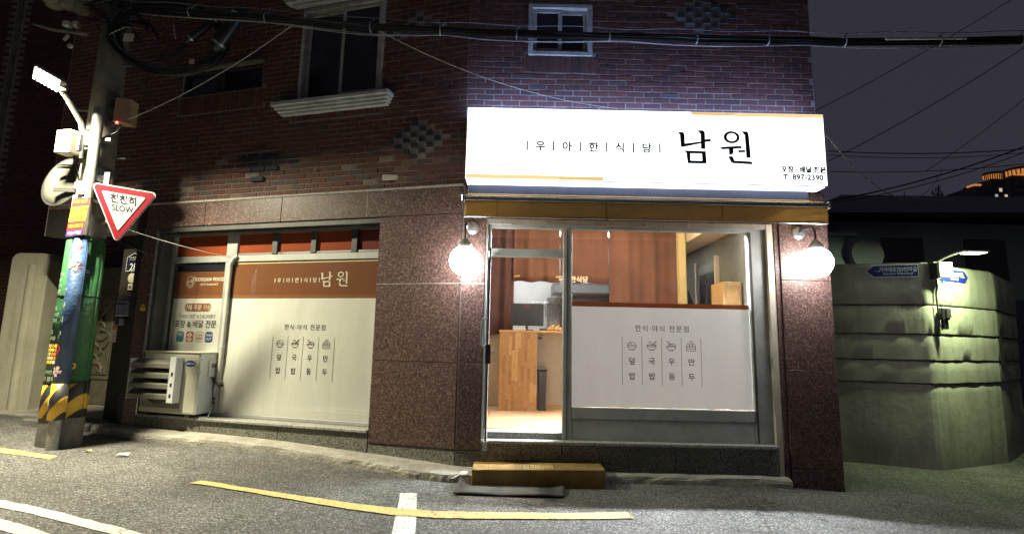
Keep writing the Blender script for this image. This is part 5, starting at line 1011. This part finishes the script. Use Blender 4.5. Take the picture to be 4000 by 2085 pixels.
for k, (a, c, s, r, lab) in enumerate((((5.53, 3, 5.378), (9.387, 3, 7.682), .06, .007, 'topmost dark wire slanting across the night sky right of the sign'), ((6.841, 5, 5.176), (11.04, 5, 7.689), .08, .009, 'middle dark wire slanting across the night sky right of the sign'), ((8.07, 4, 4.714), (10.22, 4, 6.293), .05, .006, 'short dark wire slanting up to the right edge above the bare trees'), ((8.456, 8, 6.369), (13.615, 8, 6.553), .1, .012, 'upper of the level dark wires beyond the sign'), ((8.456, 8, 6.27), (13.615, 8, 6.46), .12, .008, 'second level dark wire beyond the sign'), ((9.0, 9, 6.126), (14.45, 9, 6.484), .1, .010, 'lowest level dark wire over the dark roof'), ((7.357, 6, 4.605), (11.865, 6, 5.987), .12, .016, 'thick dark cable rising over the dark roof'), ((7.354, 6, 4.552), (11.86, 6, 5.86), .14, .010, 'thin dark cable under the thick rising one'))):
    wire('overhead_wire', lab, a, c, s, r, 'wire_dark')
# tangle at the pole head
for k in range(14):
    rr = random.Random(80 + k); P = [(-4.75 + rr.uniform(-.1, .1), .25 + rr.uniform(-.1, .1), 5.35 + rr.uniform(-.05, .35))]
    for j in range(5): P.append((P[-1][0] + rr.uniform(.05, .28), P[-1][1] + rr.uniform(-.06, .06), P[-1][2] + rr.uniform(-.22, .12)))
    tag(MB().tube(P, rr.choice([.008, .011, .014]), 6).ob('loose_cable', 'cable', smooth=True), 'black slack cable tangled around the pole head', 'cable', 'slack cables at the pole head')
coil = thing('cable_coil', 'large hanging coil of black cable beside the pole', 'cable coil', (-3.65, .2, 4.6))
for k in range(20):
    rr = random.Random(120 + k); cx, cz, rx, rz = -3.70 + rr.uniform(-.03, .05), 5.08 + rr.uniform(-.03, .03), .70 + rr.uniform(-.05, .02), .44 + rr.uniform(-.05, .03)
    MB().tube([(cx + rx * math.cos(math.radians(q)), .22 + .05 * math.sin(q * .03 + k) + rr.uniform(-.004, .004), cz + rz * math.sin(math.radians(q)) - .06 * math.cos(math.radians(q))) for q in range(0, 361, 12)], rr.choice([.009, .012, .015]), 6).ob('loop', ['cable', 'cable', 'cable', 'cable_teal'][k % 4], coil, smooth=True)
MB().box(-4.20, -4.08, .14, .145, 4.98, 5.08).ob('tag', 'paper', coil); MB().box(-3.36, -3.30, .12, .125, 4.70, 4.76).ob('tag', 'ink_pink', coil); MB().tube([(-3.62, .15, 5.22), (-3.56, .13, 5.02)], .008).ob('tie', 'cable_white', coil)
for nm, a, c, r, lab in (('splice_closure', (-3.08, .12, 4.88), (-2.76, .1, 5.42), .085, 'large black cable splice closure with metal bands hanging from the bundle'), ('splice_closure', (-3.44, .14, 4.98), (-3.03, .12, 5.34), .045, 'slim black cable splice closure left of the larger one')):
    t = thing(nm, lab, 'closure', a); A_, C_ = Vector(a), Vector(c); MB().tube([A_, A_.lerp(C_, .08), A_.lerp(C_, .5), A_.lerp(C_, .92), C_], [r * .6, r, r * 1.02, r, r * .5], 20).ob('body', 'black', t, smooth=True)
    for f in (.12, .80): MB().tube([A_.lerp(C_, f), A_.lerp(C_, f + .045)], r * 1.07, 20).ob('band', 'alubright', t, smooth=True)
    for k in range(3): MB().tube([A_ + Vector((.01 * k, 0, .02)), A_ + Vector((-.12 + .03 * k, .02, -.12 - .02 * k)), A_ + Vector((-.38 + .05 * k, .05, -.22 - .01 * k))], .010, 8).ob('cable_tail', 'cable', t, smooth=True)
hb = thing('pole_bracket', 'pale insulator bracket with small boxes beside the pole head', 'bracket', (-5.15, .3, 5.0)); MB().tube([(-5.42, .26, 5.24), (-5.15, .26, 5.17), (-4.72, .26, 5.12)], [.012, .02, .022], 8).ob('arm', 'galv', hb); MB().box(-5.02, -4.93, .2, .3, 5.20, 5.27).ob('box', 'cable_white', hb, bevel=.01); MB().box(-4.90, -4.84, .2, .3, 5.20, 5.27).ob('box', 'cable_white', hb, bevel=.01); MB().tube([(-4.95, .25, 5.1), (-5.0, .25, 5.03)], .02).ob('insulator', 'cable_white', hb); MB().tube([(-4.9, .25, 4.95), (-4.9, .22, 4.95)], .03).ob('cap', 'cable_white', hb)
bd = MB()
for k in range(12):
    rr = random.Random(200 + k); x, z = -4.95 + rr.uniform(-.28, .3), 5.62 + rr.uniform(-.09, .12)
    bd.lathe([(.02, -.12), (.10, -.08), (.13, 0), (.10, .08), (.02, .11)], (x, .25 + rr.uniform(-.08, .08), z), 10)
tag(bd.ob('wrapped_bundle', 'cloth_bundle', smooth=True), 'pale cloth wrapped bundle tied high on the pole', 'bundle')
# ================================================================== alley on the right
aw2 = thing('alley_wall', 'stepped cream rendered retaining wall across the alley', 'wall', (6.1, 2.0, -.1))
KP = [Vector(p) for p in ((3.9, 2.35), (6.13, 1.456), (7.66, 2.29), (9.1, 3.7), (9.6, 6.0))]
path = []                                   # rounded corners, (point, outward normal)
for i in range(len(KP) - 1):
    a_, c_ = KP[i], KP[i + 1]; d = (c_ - a_).normalized(); L = (c_ - a_).length; f0, f1 = (.0 if i == 0 else .06), (.06 if i < len(KP) - 2 else 0)
    k = max(3, int((L - f0 - f1) / .1))
    for j in range(k + 1): path.append(a_ + d * (f0 + (L - f0 - f1) * j / k))
    if i < len(KP) - 2:
        e = (KP[i + 2] - c_).normalized(); p0, p1 = c_ - d * .06, c_ + e * .06
        for j in range(1, 5): u = j / 5; path.append(p0 * (1 - u) ** 2 + c_ * 2 * u * (1 - u) + p1 * u * u)
zz = [-.2, 1.065, 1.365, 1.71, 2.105, 2.68]
rr = random.Random(11)
for j in range(5):
    off = .014 * j; prof = [(.0, -.30), (.0, -.012), (.03, .0), (.5, .006), (.9, .003), (.97, -.006), (1.0, -.03), (1.0, -.30)] if j < 4 else [(.0, -.30), (.0, -.01), (.04, .0), (.5, .004), (.88, .0), (.96, -.02), (1.0, -.07), (1.0, -.30)]
    rows = [[] for _ in prof]
    for i, p in enumerate(path):
        d = (path[min(i + 1, len(path) - 1)] - path[max(i - 1, 0)]).normalized(); n = Vector((d.y, -d.x)); w = rr.uniform(-.004, .004); zw = rr.uniform(-.006, .006)
        for r_, (f, e) in zip(rows, prof):
            z = zz[j] + .004 + (zz[j + 1] - zz[j] - .010) * f + (zw if 0 < f else 0); q = n * (e + off + w); r_.append((p.x + q.x, p.y + q.y, z))
    MB().grid(rows).ob('course', 'alleywall', aw2, smooth=True, fix=False)
MB().prism([(4.0, 2.55), (6.13, 1.75), (7.5, 2.5), (9.0, 3.95), (9.4, 6), (4, 6)], -.2, 2.60, 'xy').ob('core', 'farwall', aw2)
MB().box(7.70, 7.73, 2.26, 2.5, 1.32, 1.70).ob('niche', 'black', aw2)
def street_plate(lab, A, B_, z, h, kor, eng, small, left):
    A, B_ = Vector(A), Vector(B_); d = (B_ - A).normalized(); n = Vector((d.y, -d.x)); L = (B_ - A).length
    t = thing('street_name_plate', lab, 'sign', (A.x, A.y, z - h), 'blue street name plates')
    def F(u, v, w=0): p = A + d * u + n * (w); return (p.x, p.y, z + v)
    hh = h / 2; P = [(.09, -hh), (L, -hh), (L, hh), (.09, hh), (0, .0)] if left else [(0, -hh), (L - .09, -hh), (L, 0), (L - .09, hh), (0, hh)]
    def pl(P, w, nm, mt): m = len(P); MB().add([F(u, v, w) for u, v in P] + [F(u, v, w - .006) for u, v in P], [tuple(range(m)), tuple(range(2 * m - 1, m - 1, -1))] + [(i, (i + 1) % m, m + (i + 1) % m, m + i) for i in range(m)]).ob(nm, mt, t)
    pl([((u - L / 2) * 1.035 + L / 2, v * 1.16) for u, v in P], .075, 'border', 'ink_white'); pl(P, .083, 'plate', 'plateblue'); f = lambda u, v: F(u, v, .086)
    c = L / 2 + (.05 if left else -.04)
    text(t, kor, h * .48, (c + .02, hh * .28), f, 'ink_white', .016, sx=.78); text(t, eng, h * .30, (c + .02, -hh * .52), f, 'ink_white', .012, sx=.72); text(t, small, h * .22, (.13 if left else L - .12, 0), f, 'ink_white', .006, sx=.7)
street_plate('blue arrow street name plate left of the alley lamp on the cream wall', (5.5, 1.72), (6.06, 1.49), 2.555, .15, '가야대로703번마길', 'Gaya-daero 703beonma-gil', '1←65', True)
street_plate('blue arrow street name plate half hidden behind the alley lamp box', (6.36, 1.585), (6.98, 1.922), 2.52, .17, '가야대로703번라길', '703beonra-gil', '28→1', False)
ll = thing('alley_lamp', 'small lit LED lamp with cream box on the alley wall corner', 'lamp', (6.3, 1.4, 2.2))
MB().box(6.24, 6.42, 1.30, 1.42, 2.46, 2.66).ob('box', 'boxpaint', ll, bevel=.006); MB().box(6.20, 6.245, 1.34, 1.46, 2.44, 2.67).ob('hinge_plate', 'steeldark', ll)
MB().tube([(6.26, 1.38, 2.66), (6.32, 1.32, 2.72), (6.46, 1.22, 2.79)], .02, 10).ob('arm', 'galv', ll, smooth=True); MB().box(6.45, 6.78, 1.08, 1.26, 2.775, 2.80).ob('head', 'galv', ll, bevel=.008); MB().box(6.50, 6.74, 1.09, 1.25, 2.762, 2.773).ob('led_board', 'led_lane', ll)
la = bpy.data.lights.new('alley_lamp_light', 'AREA'); la.shape = 'RECTANGLE'; la.size = .24; la.size_y = .12; la.energy = LANE_W; la.color = (.80, 1.0, .52); lo = bpy.data.objects.new('alley_lamp_light', la); COL.objects.link(lo); put(lo, (6.62, 1.17, 2.755), ll); lo.rotation_euler = (math.radians(28), 0, 0)
cd = thing('meter_box', 'small dark electric meter with conduit below the alley lamp', 'meter', (6.3, 1.4, 1.75)); MB().tube([(6.27, 1.42, 2.44), (6.27, 1.42, 2.32), (6.25, 1.42, 2.26), (6.25, 1.42, 1.98)], .011).ob('conduit', 'steeldark', cd, smooth=True); MB().box(6.28, 6.38, 1.38, 1.46, 1.90, 2.06).ob('case', 'steeldark', cd, bevel=.008); MB().box(6.33, 6.385, 1.365, 1.378, 1.93, 2.05).ob('glass_window', 'steel', cd); MB().box(6.30, 6.36, 1.39, 1.46, 1.78, 1.90).ob('switch', 'black', cd, bevel=.006); MB().tube([(6.25, 1.42, 1.98), (6.245, 1.40, 1.86), (6.27, 1.40, 1.77), (6.32, 1.41, 1.80)], .006).ob('cord', 'cable', cd, smooth=True)
MB().tube([(6.30, 1.40, 2.45), (6.36, 1.38, 2.33), (6.30, 1.40, 2.26)], .006).ob('cord', 'cable', cd, smooth=True); MB().tube([(6.3, 1.4, 2.45), (6.45, 1.42, 2.3), (6.58, 1.5, 2.22), (6.5, 1.52, 2.12), (6.34, 1.48, 2.2)], .004).ob('cord', 'cable', cd, smooth=True)
tag(MB().lathe([(.0, -.08), (.09, -.07), (.12, 0), (.07, .07), (.02, .12)], (4.9, 1.75, .04), 9).ob('rubbish_bag', 'plastic_bag', smooth=True), 'pale knotted rubbish bag in the dark alley', 'bag')
# dark houses, dish, trees and lit apartment tower
hs = thing('dark_house', 'unlit house with low hipped roof beyond the alley wall', 'house', (9.2, 7.5, 0)); MB().box(7.6, 16, 6.4, 12, -.2, 4.25).ob('wall', 'farwall', hs)
MB().add([(7.2, 6.0, 4.35), (16.5, 6.0, 4.55), (16.5, 12.4, 4.5), (7.2, 12.4, 4.5), (8.9, 8.4, 5.35), (15, 8.4, 5.4)], [(0, 1, 5, 4), (1, 2, 5), (2, 3, 4, 5), (3, 0, 4), (0, 3, 2, 1)]).ob('roof', 'farroof', hs)
for x in (8.6, 10.4): MB().box(x, x + .9, 6.37, 6.398, 3.0, 3.9).ob('window', 'aptdark', hs)
h2 = thing('white_shed', 'pale grey shed wall standing behind the alley wall top', 'shed', (5.6, 3.5, 2.4)); MB().box(4.7, 6.05, 3.1, 5.0, 0, 3.30).ob('wall', 'farwall', h2); MB().box(4.6, 6.15, 3.0, 5.1, 3.302, 3.36).ob('roof', 'farroof', h2)
ds = thing('satellite_dish', 'faint grey satellite dish above the alley wall', 'dish', (6.25, 3.0, 2.6)); MB().lathe([(.01, .0), (.12, -.01), (.22, -.05), (.26, -.09), (.25, -.095), (.2, -.06), (.01, -.012)], (6.25, 3.0, 3.0), 28, 'y').ob('dish', 'aptwall', ds, smooth=True); MB().tube([(6.25, 3.02, 2.6), (6.25, 3.02, 3.05)], .02).ob('mast', 'steeldark', ds)
def bare_tree(x, y, z0, h, seed, lab):
    t = thing('bare_tree', lab, 'tree', (x, y, z0), 'bare winter trees on the skyline'); rr = random.Random(seed); lean = rr.uniform(-.4, .4)
    MB().tube([(x, y, z0), (x + lean * .3, y, z0 + h * .5), (x + lean, y, z0 + h)], [.11, .07, .02], 6).ob('trunk', 'bark', t); b = MB()
    for k in range(22):
        f = rr.uniform(.3, .95); p = Vector((x + lean * f * f, y, z0 + h * f)); L = (1.1 - f) * h * rr.uniform(.25, .5); a = rr.uniform(0, 6.28); d = Vector((math.cos(a), math.sin(a) * .5, rr.uniform(.8, 1.6))).normalized(); q = p + d * L
        b.tube([p, p + d * L * .5 + Vector((rr.uniform(-.05, .05), 0, 0)), q], [.04, .025, .01], 5)
        for m in range(3): e = p + d * L * rr.uniform(.4, .9); b.tube([e, e + Vector((rr.uniform(-.5, .5), rr.uniform(-.3, .3), rr.uniform(.2, .6))) * L * .5], [.018, .008], 4)
    b.ob('crown', 'bark', t)
for k, (x, h) in enumerate(((24.6, 3.5), (25.5, 2.9), (26.5, 4.0), (27.3, 3.4))): bare_tree(x, 30, 7.6, h, 300 + k, ['leftmost bare tree on the dark skyline', 'shortest bare tree on the dark skyline', 'tallest bare tree on the dark skyline', 'rightmost bare tree on the dark skyline'][k])
hl = struct(MB().grid([[(x, y, (9.0 * math.exp(-((x - 27) / 16) ** 2) * math.exp(-((y - 32) / 8) ** 2) - .4)) for x in frange(4, 70, 30)] for y in frange(18, 46, 12)]).ob('hill', 'farroof', smooth=True, fix=False))
ap = thing('apartment_tower', 'distant apartment tower with orange lit rounded crown', 'building', (134, 152, 0))
def crown(x0, x1, z, nm='crown'):
    cx, r = (x0 + x1) / 2, (x1 - x0) / 2; MB().lathe([(r * .92, z + .5), (r * 1.0, z + 1.2), (r * 1.02, z + 1.4)], (cx, 152, 0), 28).ob(nm, 'aptlight', ap); [MB().box(cx + r * 1.03 * math.cos(a_) - .09, cx + r * 1.03 * math.cos(a_) + .09, 152 + r * 1.03 * math.sin(a_) - .09, 152 + r * 1.03 * math.sin(a_) + .09, z, z + 1.5).ob('pier', 'aptdark', ap) for a_ in [math.radians(180 + 12 * q_) for q_ in range(16)]]; MB().lathe([(r * 1.08, z + 1.5), (r * .98, z + 2.1), (r * .3, z + 2.3)], (cx, 152, 0), 28).ob('roof_slab', 'aptwall', ap)
for x0, x1, zt in ((121.5, 126.0, 44.2), (126.4, 131.4, 46.3), (131.8, 142, 47.3)):
    MB().box(x0, x1, 149.5, 160, 0, zt).ob('block', 'aptwall', ap)
    z = zt - 1.8
    while z > 33:
        x = x0 + .4
        while x < x1 - 1:
            r = rnd.random(); MB().box(x, x + .75, 149.46, 149.49, z, z + .95).ob('window', 'aptwindow' if r < .16 else ('aptwindow2' if r < .26 else 'aptdark'), ap); x += 1.25
        z -= 1.7
crown(126.6, 131.2, 46.4); crown(132.2, 141, 47.5); MB().box(121.4, 123.4, 149.3, 152, 44.3, 44.7).ob('lit_parapet', 'aptlight', ap)
